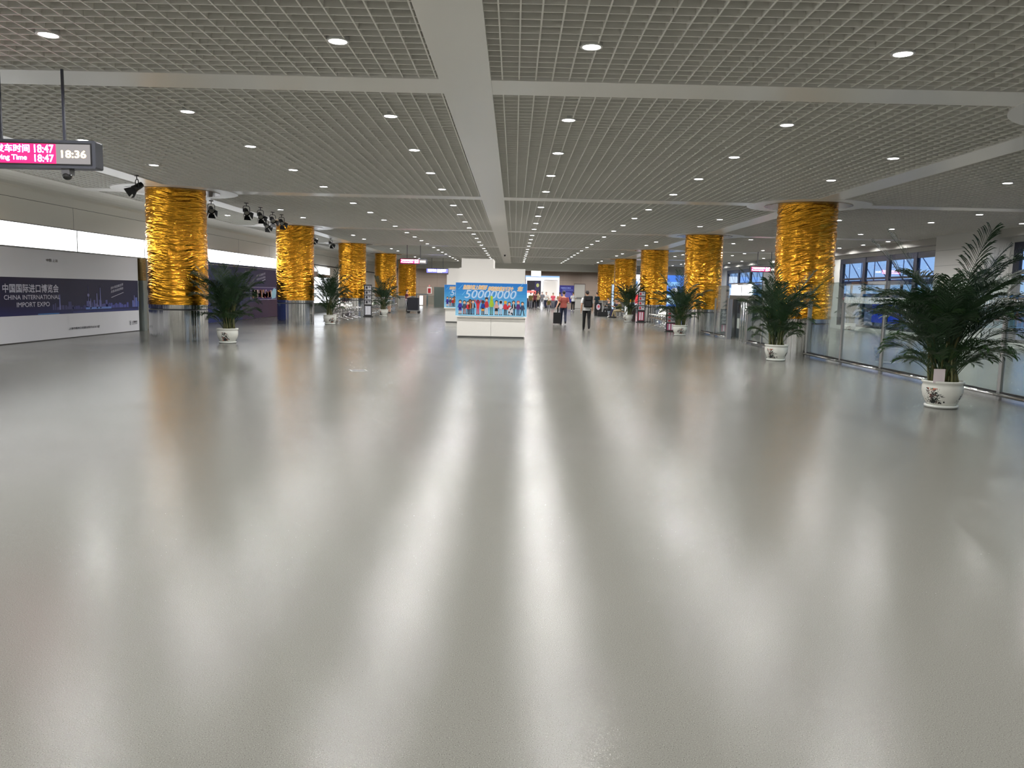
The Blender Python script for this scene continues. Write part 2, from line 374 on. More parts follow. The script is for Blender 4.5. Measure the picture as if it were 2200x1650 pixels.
window(1, 33.0, 44.0, (35.8, 38.4, 41.0)); window(2, 5.0, 28.8, (7.6, 10.2, 12.8, 15.4, 18.0, 20.6, 23.2, 25.9)); window(3, 57.4, 67.4, (60.7, 63.9))

# ================================================================== OUTSIDE at dusk
structure(MB().box(XR + .35, -10, -.3, 140, 160, -.05).build('ground', mat('asphalt', rgb(70, 74, 84), .45)), 'dusky forecourt pavement outside')
t = thing('station_canopy', 'glazed forecourt canopy on trussed blue steel seen through the windows', 'canopy', (26, 0, 0))
b = MB(); 
for y in range(6, 100, 8): MB().tube([(0, y, -.06), (0, y, 2.76)], .1, 8).build('post', mat('outside_steel', rgb(60, 84, 120), .5), t)
b = MB(); b.box(-1.8, 2, 2.75, 2.2, 98, 2.82); b.box(-1.9, 2, 2.6, -1.75, 98, 2.92); b.build('roof', mat('outside_roof', rgb(84, 100, 130), .5), t)
b = MB(); b.tube([(-1.9, 2, 4.35), (-1.9, 98, 4.35)], .05, 6)
for k in range(48): y = 2 + 2 * k; b.tube([(-1.9, y, 2.9), (-1.9, y + 2, 4.35)], .03, 5); b.tube([(-1.9, y, 2.9), (-1.9, y, 4.35)], .03, 5)
b.build('truss', mat('outside_truss', rgb(70, 100, 140), .5), t)
t = thing('terminal_building', 'long low building with dark band windows beyond the forecourt', 'building', (52, 0, 0))
MB().box(0, -5, -.06, 14, 150, 2.5).build('wall', mat('far_building', rgb(86, 96, 116), .6), t)
b = MB()
for k in range(24): b.box(-.05, k * 6, .9, 0, k * 6 + 5, 2.1)
b.build('window', mat('far_glass', (.02, .03, .05, 1), .2), t)
t = thing('bus_shelter_board', 'blue notice board standing low outside the near window', 'board', (20.2, 43.6, 0))
MB().box(-.05, -1.5, .35, .05, 1.5, 1.35).build('panel', mat('blue_board', rgb(30, 60, 170), .4, emit=rgb(30, 60, 190), estr=.5), t)
for y in (-1.4, 1.3): MB().box(-.04, y, -.06, .04, y + .1, .35).build('leg', M_BLACK, t)

# ================================================================== DOWNLIGHTS
ORD = 'nearest second third fourth fifth sixth seventh eighth ninth tenth eleventh twelfth'.split() + ['thirteenth', 'fourteenth', 'fifteenth', 'sixteenth', 'seventeenth', 'eighteenth', 'nineteenth', 'twentieth', 'twenty-first', 'twenty-second', 'twenty-third', 'twenty-fourth', 'twenty-fifth', 'twenty-sixth', 'twenty-seventh', 'twenty-eighth', 'twenty-ninth', 'thirtieth']
light0 = thing('ceiling_downlight', 'x', 'ceiling light')
MB().lathe([(.10, .0), (.122, .004), (.122, -.006), (.1, -.008), (.088, .012), (.088, .06), (.12, .065), (.12, .0)], 24).build('trim_ring', mat('lamp_trim', rgb(225, 225, 222), .3), light0)
MB().lathe([(0.0001, -.006), (.088, -.006), (.091, -.004), (.091, .006)], 24, smooth=False).build('lens', M_LENS, light0)
ld = bpy.data.lights.new('bulb', 'AREA'); ld.shape = 'DISK'; ld.size = .176; ld.energy = LAMP; ld.spread = math.radians(165); ld.color = (1, .985, .975)
lo = bpy.data.objects.new('bulb', ld); COL.objects.link(lo); lo.parent = light0; lo.location = (0, 0, -.009)
for c in kids(light0):
    if c.name.startswith('lens'): c.data.flip_normals()
freeze(light0)
def bays(offs, k0=-1, k1=5): return [STR[k + 1] + o + (.2 if k >= 1 else 0) for k in range(k0 - 0, k1) for o in offs]
four = [o for o in (1.85, 4.75, 7.65, 10.5)]; two = [4.5, 7.4]
rows = [(-10.75, [30.2, 43.5], 'beside the left wall'), (-8.0, bays(two), 'just inside the left gold columns'), (-5.0, bays(four), 'midway between left columns and central beam'),
        (-1.93, bays(four), 'left of the central beam'), (.76, bays(four), 'right of the central beam'), (4.06, bays(four), 'midway between central beam and right columns'),
        (6.92, bays(two), 'just inside the right gold columns'), (10.7, [5.6, 14.9, 17.8, 26.9, 29.9, 36.8, 39.7, 42.4, 51.5, 54.0, 63.5, 66.4], 'just beyond the right gold columns'),
        (13.8, [8.4, 11.6, 14.4, 17.4, 20.2, 24.2, 26.97, 29.75, 32.4, 36.6, 39.5, 42.4, 45.0, 48.6, 51.3, 54.0, 57.0, 61, 64, 67, 70.5], 'midway over the glass-fenced side aisle'),
        (16.6, [11.6, 14.4, 17.4, 20.2, 26.6, 36.05, 38.6, 41.4, 44, 48.5, 51.2, 53.9, 59.0, 62.5, 66], 'nearest the windows')]
first = True
for x, ys_, where in rows:
    vis = 0
    for y in ys_:
        if y > 73: continue
        hall = abs(x - .0) < y * .66 and y > 7.2
        if hall: lab = 'lit round downlight, %s in the ceiling row %s' % (ORD[vis], where); vis += 1
        else: lab = 'round ceiling downlight outside the view, nearer than the first of its row'
        if first: light0.location = (x, y, ZC - .004); light0['label'] = lab; light0['group'] = 'round downlights in the grid ceiling'; first = False
        else: dup(light0, (x, y, ZC - .004), 0, lab, 'round downlights in the grid ceiling')

for i, (x, y) in enumerate([(x, y) for y in (76.5, 79.5, 82.8) for x in (-11, -8, -5, -2, 1, 3, 5, 8, 11, 14)]):  # unseen downlights added to brighten the dark far wall
    dup(light0, (x, y, 3.9), 0, 'unseen downlight added to brighten the far end beyond the bulkhead', 'unseen downlights added beyond the end bulkhead')

# ================================================================== GOLD WRAPPED COLUMNS
def vnoise(rs, U, V, nu, nv, per=True):
    """smooth value noise, periodic in U (0..1)"""
    g = rs.random((nv + 3, nu)); x = U * nu; y = V * nv
    xi = np.floor(x).astype(int); yi = np.clip(np.floor(y).astype(int), 0, nv + 1); fx = x - xi; fy = y - yi
    fx = fx * fx * (3 - 2 * fx); fy = fy * fy * (3 - 2 * fy)
    a = g[yi, xi % nu]; b_ = g[yi, (xi + 1) % nu]; c = g[yi + 1, xi % nu]; d = g[yi + 1, (xi + 1) % nu]
    return (a * (1 - fx) + b_ * fx) * (1 - fy) + (c * (1 - fx) + d * fx) * fy
R0, ZB = .785, 1.03
def foil_mesh(seed, slope):
    rs = np.random.RandomState(seed); NU, NV = 260, 330
    u, v = np.meshgrid(np.arange(NU) / NU, np.arange(NV + 1) / NV)
    w = vnoise(rs, u, v, 5, 5) - .5; w2 = vnoise(rs, u, v, 11, 12) - .5
    vv = np.clip(v + .10 * w + .03 * w2 + slope * np.sin(2 * PI * (u + .3 * w)), 0, 1.05) / 1.05
    h = np.zeros_like(u)
    for nu, nv, a in ((7, 28, .9), (14, 54, .8), (24, 100, .5)):
        n_ = vnoise(rs, u + .02 * w, vv, nu, nv); h += a * (1 - np.abs(2 * n_ - 1)) ** 1.6
    h += 1.2 * (vnoise(rs, u, v, 16, 3) - .5)
    r = R0 + .015 + .021 * (h - h.mean()) * np.clip(np.minimum(v * 14, (1 - v) * 14 + .3), .25, 1)
    th = 2 * PI * u; z = ZB + (ZC - .03 - ZB) * v
    P = np.stack([r * np.cos(th), r * np.sin(th), z], -1).reshape(-1, 3)
    i, j = np.meshgrid(np.arange(NU), np.arange(NV)); k = (i + 1) % NU
    Fc = np.stack([j * NU + i, j * NU + k, (j + 1) * NU + k, (j + 1) * NU + i], -1).reshape(-1, 4)
    me = bpy.data.meshes.new('foil_wrap'); me.from_pydata(P.tolist(), [], Fc.tolist()); me.materials.append(M_FOIL)
    uv = me.uv_layers.new(name='UVMap'); th_ = np.stack([i / NU * 1.0, (i + 1) / NU, (i + 1) / NU, i / NU], -1).reshape(-1); vz = np.stack([j, j, j + 1, j + 1], -1).reshape(-1) / NV
    uv.data.foreach_set('uv', np.stack([th_ * 4.9, vz * 3.15], -1).reshape(-1).astype(np.float32))
    me.polygons.foreach_set('use_smooth', [True] * len(me.polygons)); me.update(); return me
FM = [foil_mesh(3, .02), foil_mesh(11, .05), foil_mesh(23, .035)]
def base_mb():
    m = MB(); m.lathe([(R0, .0), (R0, .875)], 96); m.lathe([(R0, .875), (R0 - .02, .88), (R0 - .02, .915), (R0, .92)], 96, mi=1); m.lathe([(R0, .92), (R0, ZB + .03)], 96); return m
b0 = None
ordn = ['nearest', 'second nearest', 'third nearest', 'fourth nearest', 'farthest']
extra = {(0, 0): 'beside the blue expo banner', (0, 1): 'beside the dark purple banner', (1, 0): 'behind the glass fence', (1, 1): 'by the glass gates'}
for sI, cx_ in enumerate(COLX):
    for k in range(5):
        lab = '%s gold-foil-wrapped round column of the %s row%s' % (ordn[k], ('left', 'right')[sI], (', ' + extra[(sI, k)]) if (sI, k) in extra else '')
        t = thing('foil_wrapped_column', lab, 'column', (cx_, STR[k + 2], 0), group='gold-foil-wrapped columns', kind='thing'); t.rotation_euler.z = k * 2.1 + sI
        o = bpy.data.objects.new('foil_wrap', FM[(k + sI) % 3]); COL.objects.link(o); o.parent = t
        if b0 is None: b0 = base_mb().build('steel_base', [M_BASE, mat('groove', (.12, .12, .12, 1), .35, 1.0)], t)
        else: c = b0.copy(); COL.objects.link(c); c.parent = t

# ================================================================== POTTED PALMS
M_LEAF = mat('palm_leaf', rgb(28, 54, 27), .42, var=.35)
M_LEAF2 = mat('palm_leaf_light', rgb(42, 70, 32), .45, var=.3)
M_CANE = mat('palm_cane', rgb(84, 84, 44), .5, var=.3)
def pot_mat():
    m = mat('glazed_pot', rgb(222, 222, 214), .15, spec=.7); n = m.node_tree; p = n.nodes['Principled BSDF']; L = n.links.new
    t = n.nodes.new('ShaderNodeTexCoord'); s = n.nodes.new('ShaderNodeSeparateXYZ'); L(t.outputs['Object'], s.inputs[0])
    def math_(op, a, b_=None, c=None):
        q = n.nodes.new('ShaderNodeMath'); q.operation = op
        for i, v in enumerate((a, b_, c)):
            if v is None: continue
            if isinstance(v, (int, float)): q.inputs[i].default_value = v
            else: L(v, q.inputs[i])
        return q.outputs[0]
    ang = math_('ARCTAN2', s.outputs['Y'], s.outputs['X'])
    tri = math_('ABSOLUTE', math_('SUBTRACT', math_('FRACT', math_('DIVIDE', ang, 2.0944)), .5))      # 0 at the middle of each of three pictures
    env = math_('SUBTRACT', .34, math_('ADD', tri, math_('MULTIPLY', s.outputs['Z'], .62)))               # wide below, narrow above
    no = n.nodes.new('ShaderNodeTexNoise'); no.inputs['Scale'].default_value = 22; no.inputs['Detail'].default_value = 3; no.inputs['Distortion'].default_value = 1.5; L(t.outputs['Object'], no.inputs['Vector'])
    f = math_('GREATER_THAN', math_('ADD', no.outputs['Fac'], math_('MULTIPLY', env, .9)), .60)
    zz = math_('MULTIPLY', math_('GREATER_THAN', s.outputs['Z'], .07), math_('LESS_THAN', s.outputs['Z'], .31))
    mk = math_('MULTIPLY', math_('MULTIPLY', f, zz), math_('GREATER_THAN', env, -.12))
    n2 = n.nodes.new('ShaderNodeTexNoise'); n2.inputs['Scale'].default_value = 11; L(t.outputs['Object'], n2.inputs['Vector'])
    r = n.nodes.new('ShaderNodeValToRGB'); e = r.color_ramp.elements; r.color_ramp.interpolation = 'CONSTANT'; e[0].color = rgb(28, 34, 32); x = e.new(.5); x.color = rgb(84, 66, 62); y = e.new(.6); y.color = rgb(176, 92, 64); e[-1].color = rgb(60, 84, 60); e[-1].position = .68
    L(n2.outputs['Fac'], r.inputs[0])
    mx = n.nodes.new('ShaderNodeMix'); mx.data_type = 'RGBA'; L(mk, mx.inputs['Factor']); mx.inputs['A'].default_value = rgb(214, 214, 205); L(r.outputs[0], mx.inputs['B'])
    L(mx.outputs['Result'], p.inputs['Base Color']); return m
M_POT = pot_mat()
def frond_mesh(seed, L_, droop, wide, m):
    rs = random.Random(seed); b = MB(); N = 14; pts = []
    z = x = 0.; a = 1.45
    for i in range(N + 1):
        pts.append(Vector((x, 0, z))); st = L_ / N; x += math.cos(a) * st; z += math.sin(a) * st; a -= droop / N * (.35 + 1.6 * i / N)
    b.tube(pts, [.008 * (1 - .8 * i / N) for i in range(N + 1)], 4)
    M = 40
    for i in range(M):
        f = .36 + .64 * (i + .5) / M; q = f * N; k = min(int(q), N - 1); p = pts[k].lerp(pts[k + 1], q - k); t = (pts[k + 1] - pts[k]).normalized()
        up = Vector((0, 1, 0)).cross(t) * -1
        ln = wide * (.25 + 1.0 * math.sin(PI * min(1, (f - .22) * 1.12)) ** .8) * rs.uniform(.85, 1.1)
        for s in (-1, 1):
            d = (Vector((0, s, 0)) * 1.0 + t * (.75 + .55 * f) + up * .45).normalized(); d.rotate(Euler((rs.uniform(-.12, .12), rs.uniform(-.12, .12), 0)))
            sag = Vector((0, 0, -1)); w = .0062 * (1 + .3 * rs.random()); sd = t * w + up * w * .5
            c1 = p + d * ln * .45 + sag * ln * .03; c2 = p + d * ln * .8 + sag * ln * .14; tp = p + d * ln + sag * ln * .28
            b.add([p - sd * .4, p + sd * .4, c1 + sd, c1 - sd, c2 + sd * .8, c2 - sd * .8, tp], [(0, 1, 2, 3), (3, 2, 4, 5), (5, 4, 6)], 0)
    o = b.build('frond', m); me = o.data; bpy.data.objects.remove(o); return me
FR = [frond_mesh(1, 1.5, 1.15, .31, M_LEAF), frond_mesh(2, 1.25, 1.5, .29, M_LEAF), frond_mesh(3, 1.0, 1.6, .25, M_LEAF2), frond_mesh(4, 1.65, .55, .27, M_LEAF), frond_mesh(5, .8, 1.5, .23, M_LEAF2)]
def cane_mesh(seed):
    rs = random.Random(seed); b = MB(); n = 9; b.tube([(.012 * math.sin(i * .8 + seed), .012 * math.cos(i * .7), .95 * i / n) for i in range(n + 1)], [.019 - .0009 * i + (.003 if i % 2 else 0) for i in range(n + 1)], 7)
    o = b.build('cane', M_CANE); me = o.data; bpy.data.objects.remove(o); return me
CN = [cane_mesh(s) for s in range(3)]
pot_me = None
def palm(name, label, loc, H, spread, seed, nf=34, nc=14, potr=.29, density=1.0, card=False):
    """H = overall height, spread = half width of the crown"""
    global pot_me
    rs = random.Random(seed); t = thing(name, label, 'potted plant', loc, rs.uniform(0, 6), 'potted palms standing along the hall')
    k = potr / .29
    if pot_me is None:
        b = MB(); b.lathe([(0, .0), (.215, .0), (.235, .02), (.235, .045), (.205, .05), (.2, .045)], 40)
        s_ = b.build('saucer', mat('saucer_glaze', rgb(206, 208, 202), .2, spec=.6))
        b = MB(); b.lathe([(.19, .04), (.2, .045), (.23, .1), (.268, .18), (.285, .26), (.283, .33), (.27, .365), (.292, .38), (.297, .40), (.29, .415), (.262, .415), (.255, .39), (.25, .36)], 48)
        q_ = b.build('pot', M_POT); b = MB(); b.lathe([(0, .375), (.256, .37)], 32); g_ = b.build('soil', M_SOIL); pot_me = [s_.data, q_.data, g_.data]
        for o in (s_, q_, g_): bpy.data.objects.remove(o)
    for nm, me in zip(('saucer', 'pot', 'soil'), pot_me):
        o = bpy.data.objects.new(nm, me); COL.objects.link(o); o.parent = t; o.scale = (k, k, k)
    z0 = .37 * k
    for i in range(nc):
        a = rs.uniform(0, 2 * PI); r = .19 * k * math.sqrt(rs.random()); o = bpy.data.objects.new('cane', CN[i % 3]); COL.objects.link(o); o.parent = t
        o.location = (r * math.cos(a), r * math.sin(a), z0 - .02); o.rotation_euler = (rs.uniform(-.1, .1) - .12 * math.sin(a) * 1, .12 * math.cos(a), a); o.scale = (1, 1, rs.uniform(.6, .95) * (H - .4) / 1.9)
    for i in range(nf):
        f = (i + .5) / nf; a = i * 2.39996 + rs.uniform(-.3, .3); kind = rs.choice((0, 1, 2, 3, 1, 0)) if f > .3 else rs.choice((2, 4, 1, 4))
        o = bpy.data.objects.new('frond', FR[kind]); COL.objects.link(o); o.parent = t
        zb = z0 + .02 + (H - .4) * .30 * f * rs.uniform(.3, 1.05); r = .10 * k * (1 - f) + .03
        o.location = (r * math.cos(a), r * math.sin(a), zb)
        lean = (1 - f) ** .8 * .48 + rs.uniform(-.1, .14)
        o.rotation_euler = Euler((0, lean, a)); ms = (H - zb) / 1.36 * (.62 + .38 * min(1, f * 1.6))
        sc = max(.45, min(1.5, ms * rs.uniform(.8, 1.03))); o.scale = (sc * spread, sc * spread, sc)
    if card: MB().box(-.0, -.0, 0, .13, .004, .19).build('notice_card', mat('card', rgb(238, 236, 234), .5), t)
    return t
palm('potted_palm', 'large bushy potted palm nearest the camera, before the glass fence', (6.53, 12.03, 0), 2.42, .86, 11, 96, 24)
palm('potted_palm', 'potted palm in front of the nearest right gold column', (6.74, 20.4, 0), 2.3, 0.72, 12, 80, 20)
palm('potted_palm', 'potted palm between a chrome bench and the second right gold column', (6.75, 32.4, 0), 2.35, 0.72, 13, 72, 18)
palm('potted_palm', 'dark potted palm farthest along the right columns, behind seated travellers', (6.75, 47.2, 0), 2.45, .7, 14, 60, 16)
palm('potted_palm', 'potted palm beside the nearest left gold column', (-7.98, 22.25, 0), 2.25, 0.72, 15, 84, 20)
palm('potted_palm', 'potted palm right of the second left gold column', (-8.12, 35.3, 0), 2.35, 0.72, 16, 60, 16)
palm('potted_palm', 'potted palm right of the third left gold column', (-7.65, 46.9, 0), 2.2, 0.72, 17, 54, 14)
palm('potted_palm', 'small potted palm seen through the fence, against the window sill', (16.9, 40.2, 0), 1.9, .7, 18, 30, 12)
t = thing('notice_card', 'small pale pink notice card stuck in the soil of the nearest palm', 'card', (6.36, 11.83, .36))
MB().box(-.085, 0, .03, .085, .003, .24).build('card', mat('card', rgb(232, 218, 220), .5), t); MB().box(-.004, .003, -.08, .004, .008, .05).build('stick', M_WHITE, t)

# ================================================================== GLASS FENCE AND GATES (right)
FX = 8.15
def fence_panel(y0, y1, label, frit=True):
    t = thing('glass_fence_panel', label, 'glass fence', (FX, y0, 0), group='glass fence panels of the right aisle'); w = y1 - y0
    MB().box(-.006, .03, .12, .006, w - .03, 2.02).build('glass_pane', GLASS, t)
    b = MB(); n = int(w / .066)
    for i in range(n): b.box(-.0085, .05 + i * .066, 1.51, -.0065, .05 + i * .066 + .028, 1.655)
    if frit: b.build('frosted_stripes', mat('frosting', rgb(220, 228, 226), .6), t)
    b = MB(); b.rbox(-.03, -.045, 0, .03, .045, 1.52, .012); b.rbox(-.036, -.02, .9, -.03, .02, 1.5, .002); b.build('post', M_STEEL2, t)
    b = MB(); b.tube([(-.11, -.05, .085), (-.11, w - .06, .085)], .028, 10); b.tube([(-.11, .02, .085), (0, .02, .085)], .015, 6); b.build('rail', M_CHROME, t)
    MB().box(-.025, .04, .05, .025, w - .04, .13).build('shoe', M_BLACK, t)
ysf = [4.0, 6.3, 8.6, 10.95, 13.25, 15.4, 17.6, 19.8, 22.05]
names = [None, None, None, 'glass fence panel at the right edge beyond the nearest palm', 'glass fence panel directly behind the nearest palm', 'striped glass fence panel just left of the nearest palm', 'striped glass fence panel showing a mirrored palm', 'clear glass fence panel closest to the nearest right gold column']
for i in range(len(ysf) - 1): fence_panel(ysf[i], ysf[i + 1], names[i] or 'glass fence panel outside the view to the right', i < 7)
t = thing('fence_end_post', 'broad steel end post before the nearest right gold column', 'post', (FX, 22.1, 0)); MB().rbox(-.06, -.07, 0, .06, .07, 1.52, .02).build('post', M_STEEL2, t); MB().rbox(-.065, -.075, 1.5, .065, .075, 1.53, .02).build('cap', M_CHROME, t)
for y0, y1, l in ((24.0, 26.2, 'glass fence panel left of the palm before the nearest right column'), (26.2, 27.6, 'narrow glass panel beside the gate, behind palm leaves'), (30.4, 32.4, 'glass fence panel between gate and second right gold column'), (32.4, 34.6, 'glass fence panel across the front of the second right gold column')):
    fence_panel(y0, y1, l, False)
t = thing('exit_gate', 'stainless sliding exit gate between the first two right gold columns', 'gate', (FX, 27.7, 0))
b = MB(); b.rbox(-.09, -.08, 0, .09, .08, 1.55, .02); b.build('post', M_STEEL2, t); b = MB(); b.rbox(-.09, 2.5, 0, .09, 2.66, 1.55, .02); b.build('post', M_STEEL2, t)
MB().rbox(-.05, -.8, 1.51, .05, 2.5, 1.66, .01, ax='y').build('header', M_STEEL2, t)
for k in range(3): MB().tube([(-.02, .35 + .28 * k, .02), (-.02, .35 + .28 * k, 1.5)], .022, 8).build('bar', M_CHROME, t)
MB().box(-.005, .2, .1, .005, 1.1, 1.5).build('glass_pane', GLASS, t)
t = thing('ticket_machine', 'dark grey ticket machine standing behind the glass near the gate', 'machine', (9.3, 31.6, 0))
MB().rbox(-.35, -.55, 0, .35, .55, 1.55, .04).build('cabinet', mat('machine_grey', rgb(80, 84, 88), .35), t); MB().box(-.36, -.4, .95, -.35, .4, 1.35).build('screen', mat('dark_screen', (.01, .01, .02, 1), .15), t); MB().box(-.36, .1, .35, -.35, .4, .75).build('panel', M_WHITE, t)
def lit_box(name, label, loc, sx_, sy_, z0, z1, art=None, estr=None):
    t = thing(name, label, 'lit sign', loc); MB().rbox(-sx_ / 2, -sy_ / 2, z0, sx_ / 2, sy_ / 2, z1, .015).build('housing', M_STEEL2, t)
    MB().box(-sx_ / 2 - .006, -sy_ / 2 + .02, z0 + .03, -sx_ / 2 - .001, sy_ / 2 - .02, z1 - .03).box(-sx_ / 2 + .02, -sy_ / 2 - .006, z0 + .03, sx_ / 2 - .02, -sy_ / 2 - .001, z1 - .03).build('screen', M_SCREEN, t)
    return t
t = lit_box('gate_light_box', 'wide glowing white sign box above the glass right of the second right column', (8.9, 31.4, 0), .3, 2.0, 1.62, 2.12)
for y in (-.9, .82): MB().box(-.1, y, 0, .1, y + .08, 1.63).build('leg', M_STEEL2, t)
MB().box(-.165, -.85, 1.6, -.16, -.62, 1.76).build('sticker', mat('pink', rgb(235, 70, 140), .5), t)
t = lit_box('gate_light_pillar', 'narrow upright glowing white panel beside the exit gate', (8.35, 29.35, 0), .26, .55, 1.5, 2.06); MB().box(-.05, -.05, 0, .05, .05, 1.52).build('post', M_STEEL2, t)

# ================================================================== DISPLAY STANDS (centre)
SKY1, SKY2, SKY3 = rgb(32, 128, 208), rgb(70, 165, 222), rgb(150, 205, 238)
def poster_art(A, W_, H_):
    n = 12
    ramp = [rgb(int(30 + 130 * (i / n) ** 1.3 * 1), int(122 + 90 * (i / n)), int(206 + 32 * (i / n))) for i in range(n)]
    for i in range(n): A.rect(0, H_ * (1 - (i + 1) / n), W_, H_ * (1 - i / n), ramp[i], 0)
    for x, y, w in ((.04, .80, .06), (.09, .62, .05), (.9, .9, .05)): A.line(W_ * x, H_ * y, W_ * (x + w), H_ * (y + .14), .012, rgb(130, 200, 240), 1)
    # heading
    for (s, x0, x1, dy) in (('热烈庆祝上海磁浮', .10, .43, .0), ('即将迎来第五千万个', .45, .80, -.03), ('您', .86, .93, -.02)):
        A.text(s, W_ * x0, H_ * (.80 + dy), W_ * x1, H_ * (.93 + dy), rgb(250, 240, 225), 2, .07, .25)
        A.text(s, W_ * x0, H_ * (.80 + dy), W_ * x1, H_ * (.93 + dy), rgb(226, 176, 104), 3, .02, .25)
    A.text('50000000', W_ * .13, H_ * .53, W_ * .84, H_ * .78, rgb(120, 170, 225), 2, .03, .25)
    A.text('50000000', W_ * .122, H_ * .54, W_ * .832, H_ * .785, rgb(196, 222, 246), 3, .0, .25)
    SKN = rgb(226, 178, 148); DK = rgb(30, 28, 40)
    # x, height, hair, skin, top, sleeves-up, bottom, kind
    FG = [(.065, .40, DK, SKN, rgb(60, 40, 150), rgb(60, 40, 150), 'dress'), (.125, .38, rgb(50, 45, 40), SKN, rgb(64, 74, 92), rgb(170, 84, 60), ''), (.175, .36, DK, SKN, rgb(200, 40, 56), rgb(40, 30, 60), ''),
          (.205, .43, DK, rgb(150, 100, 70), rgb(168, 96, 40), rgb(24, 24, 40), ''), (.245, .41, DK, SKN, rgb(24, 40, 60), rgb(24, 84, 130), 'coat'), (.315, .42, rgb(200, 50, 80), rgb(200, 50, 80), rgb(214, 48, 60), rgb(214, 48, 60), 'arms'),
          (.385, .40, DK, rgb(90, 56, 44), rgb(20, 60, 150), rgb(216, 150, 60), 'shorts'), (.435, .49, DK, SKN, rgb(196, 40, 52), rgb(220, 210, 212), 'tall'), (.505, .55, rgb(176, 204, 40), rgb(176, 204, 40), rgb(164, 196, 40), rgb(70, 120, 90), 'green'),
          (.575, .41, DK, SKN, rgb(216, 160, 150), rgb(36, 30, 34), 'shorts'), (.635, .42, DK, rgb(20, 24, 32), rgb(214, 222, 236), rgb(176, 184, 204), 'space'), (.70, .40, rgb(226, 168, 50), rgb(226, 168, 50), rgb(206, 44, 60), DK, ''),
          (.755, .36, DK, SKN, rgb(206, 44, 60), rgb(200, 205, 215), ''), (.815, .41, DK, SKN, rgb(28, 30, 38), rgb(14, 14, 20), 'coat'), (.88, .41, rgb(206, 60, 50), SKN, rgb(90, 40, 110), rgb(50, 60, 110), ''), (.94, .37, DK, SKN, rgb(44, 66, 100), rgb(24, 44, 70), 'walk')]
    for x, h, hair, skin, top, bot, kd in FG:
        X = W_ * x; Hh = H_ * h; y0 = H_ * .05; w = W_ * .018; hr = .052 * H_
        ls = 1.7 if kd == 'walk' else 1.0
        for s in (-1, 1):
            leg0 = skin if kd in ('dress', 'shorts') else bot
            A.poly([(X + s * w * .15, y0 + Hh * .42), (X + s * w * .95, y0 + Hh * .42), (X + s * w * ls, y0), (X + s * w * (ls - .65), y0)], leg0, 3); A.rect(X + s * w * (ls - .3) - w * .55, y0 - .01 * H_, X + s * w * (ls - .3) + w * .55, y0 + .012 * H_, DK, 4)
            ya = y0 + Hh * .78
            if kd == 'arms': A.line(X + s * w, ya - .02 * H_, X + s * w * 2.6, ya + .12 * H_, w * .7, top, 4)
            else: A.line(X + s * w * .9, ya - .01 * H_, X + s * w * 1.7, ya - Hh * .3, w * .6, top, 4); A.disc(X + s * w * 1.72, ya - Hh * .33, w * .33, w * .33, skin, 4, 8)
        if kd in ('dress', 'shorts'): A.poly([(X - w, y0 + Hh * .48), (X + w, y0 + Hh * .48), (X + w * 1.3, y0 + Hh * .26), (X - w * 1.3, y0 + Hh * .26)], bot, 5)
        A.poly([(X - w * 1.05, y0 + Hh * .42), (X + w * 1.05, y0 + Hh * .42), (X + w * 1.25, y0 + Hh * .78), (X + w * .4, y0 + Hh * .82), (X - w * .4, y0 + Hh * .82), (X - w * 1.25, y0 + Hh * .78)], top, 5)
        if kd == 'coat': A.rect(X - w * .3, y0 + Hh * .44, X + w * .3, y0 + Hh * .8, rgb(220, 222, 226), 6)
        yh = y0 + Hh * .82 + hr * .8
        if kd == 'space': A.disc(X, yh, hr * 1.15, hr * 1.15, rgb(206, 214, 228), 5); A.disc(X, yh, hr * .85, hr * .85, skin, 6)
        elif kd in ('green',): A.poly([(X - w * 1.1, yh - hr), (X + w * 1.1, yh - hr), (X + w * .5, yh + hr), (X - w * .5, yh + hr)], skin, 5); A.disc(X, yh + hr * .6, hr * .8, hr * .9, skin, 6)
        elif kd == 'arms': A.disc(X, yh, hr, hr * 1.15, rgb(140, 30, 60), 6)
        else:
            A.disc(X, yh + hr * .22, hr * .95, hr * 1.0, hair, 6); A.disc(X, yh - hr * .12, hr * .72, hr * .8, skin, 7)
            if kd == 'tall': A.rect(X - hr * .85, yh + hr * .5, X + hr * .85, yh + hr * 1.5, hair, 7)
    # drum-like white figure
    A.disc(W_ * .775, H_ * .17, W_ * .035, H_ * .125, rgb(214, 214, 222), 8, 18); A.line(W_ * .765, H_ * .2, W_ * .8, H_ * .28, .03, DK, 9); A.disc(W_ * .755, H_ * .13, .03, .04, rgb(60, 60, 70), 9); A.disc(W_ * .79, H_ * .1, .03, .03, rgb(60, 60, 70), 9)
def display_stand(x0, x1, y, label, art_cache=[]):
    t = thing('display_stand', label, 'display stand', (x0, y, 0), group='white exhibition display stands'); w = x1 - x0; d = 2.2
    b = MB(); b.box(0, 0, .06, w / 2 - .003, d, .70); b.box(w / 2 + .003, 0, .06, w, d, .70); b.build('cabinet', M_WHITE, t)
    MB().box(.04, .05, 0, w - .04, d - .05, .06).build('plinth', mat('plinth_grey', rgb(120, 120, 118), .4), t)
    MB().box(-.06, -.1, .70, w + .05, d, .735).build('shelf', M_WHITE, t)
    MB().box(.05, .12, .735, w - .03, d, 2.38).build('back_panel', mat('panel_white', rgb(238, 234, 228), .4), t)
    MB().box(.12, .14, 2.38, w * .52, d, 2.70).build('header_panel', mat('panel_white', rgb(238, 234, 228), .4), t)
    p = MB().box(-.06, -.0, .745, w + .05, .05, 1.88).build('poster_board', mat('poster_white', rgb(230, 230, 232), .35), t)
    if not art_cache:
        A = Art((-.055, -.001, .75), (1, 0, 0), (0, 0, 1)); poster_art(A, w + .1, 1.125); o = A.build('poster_print', PRINT, p); art_cache.append(o)
    else: o = art_cache[0].copy(); COL.objects.link(o); o.parent = p
    return t
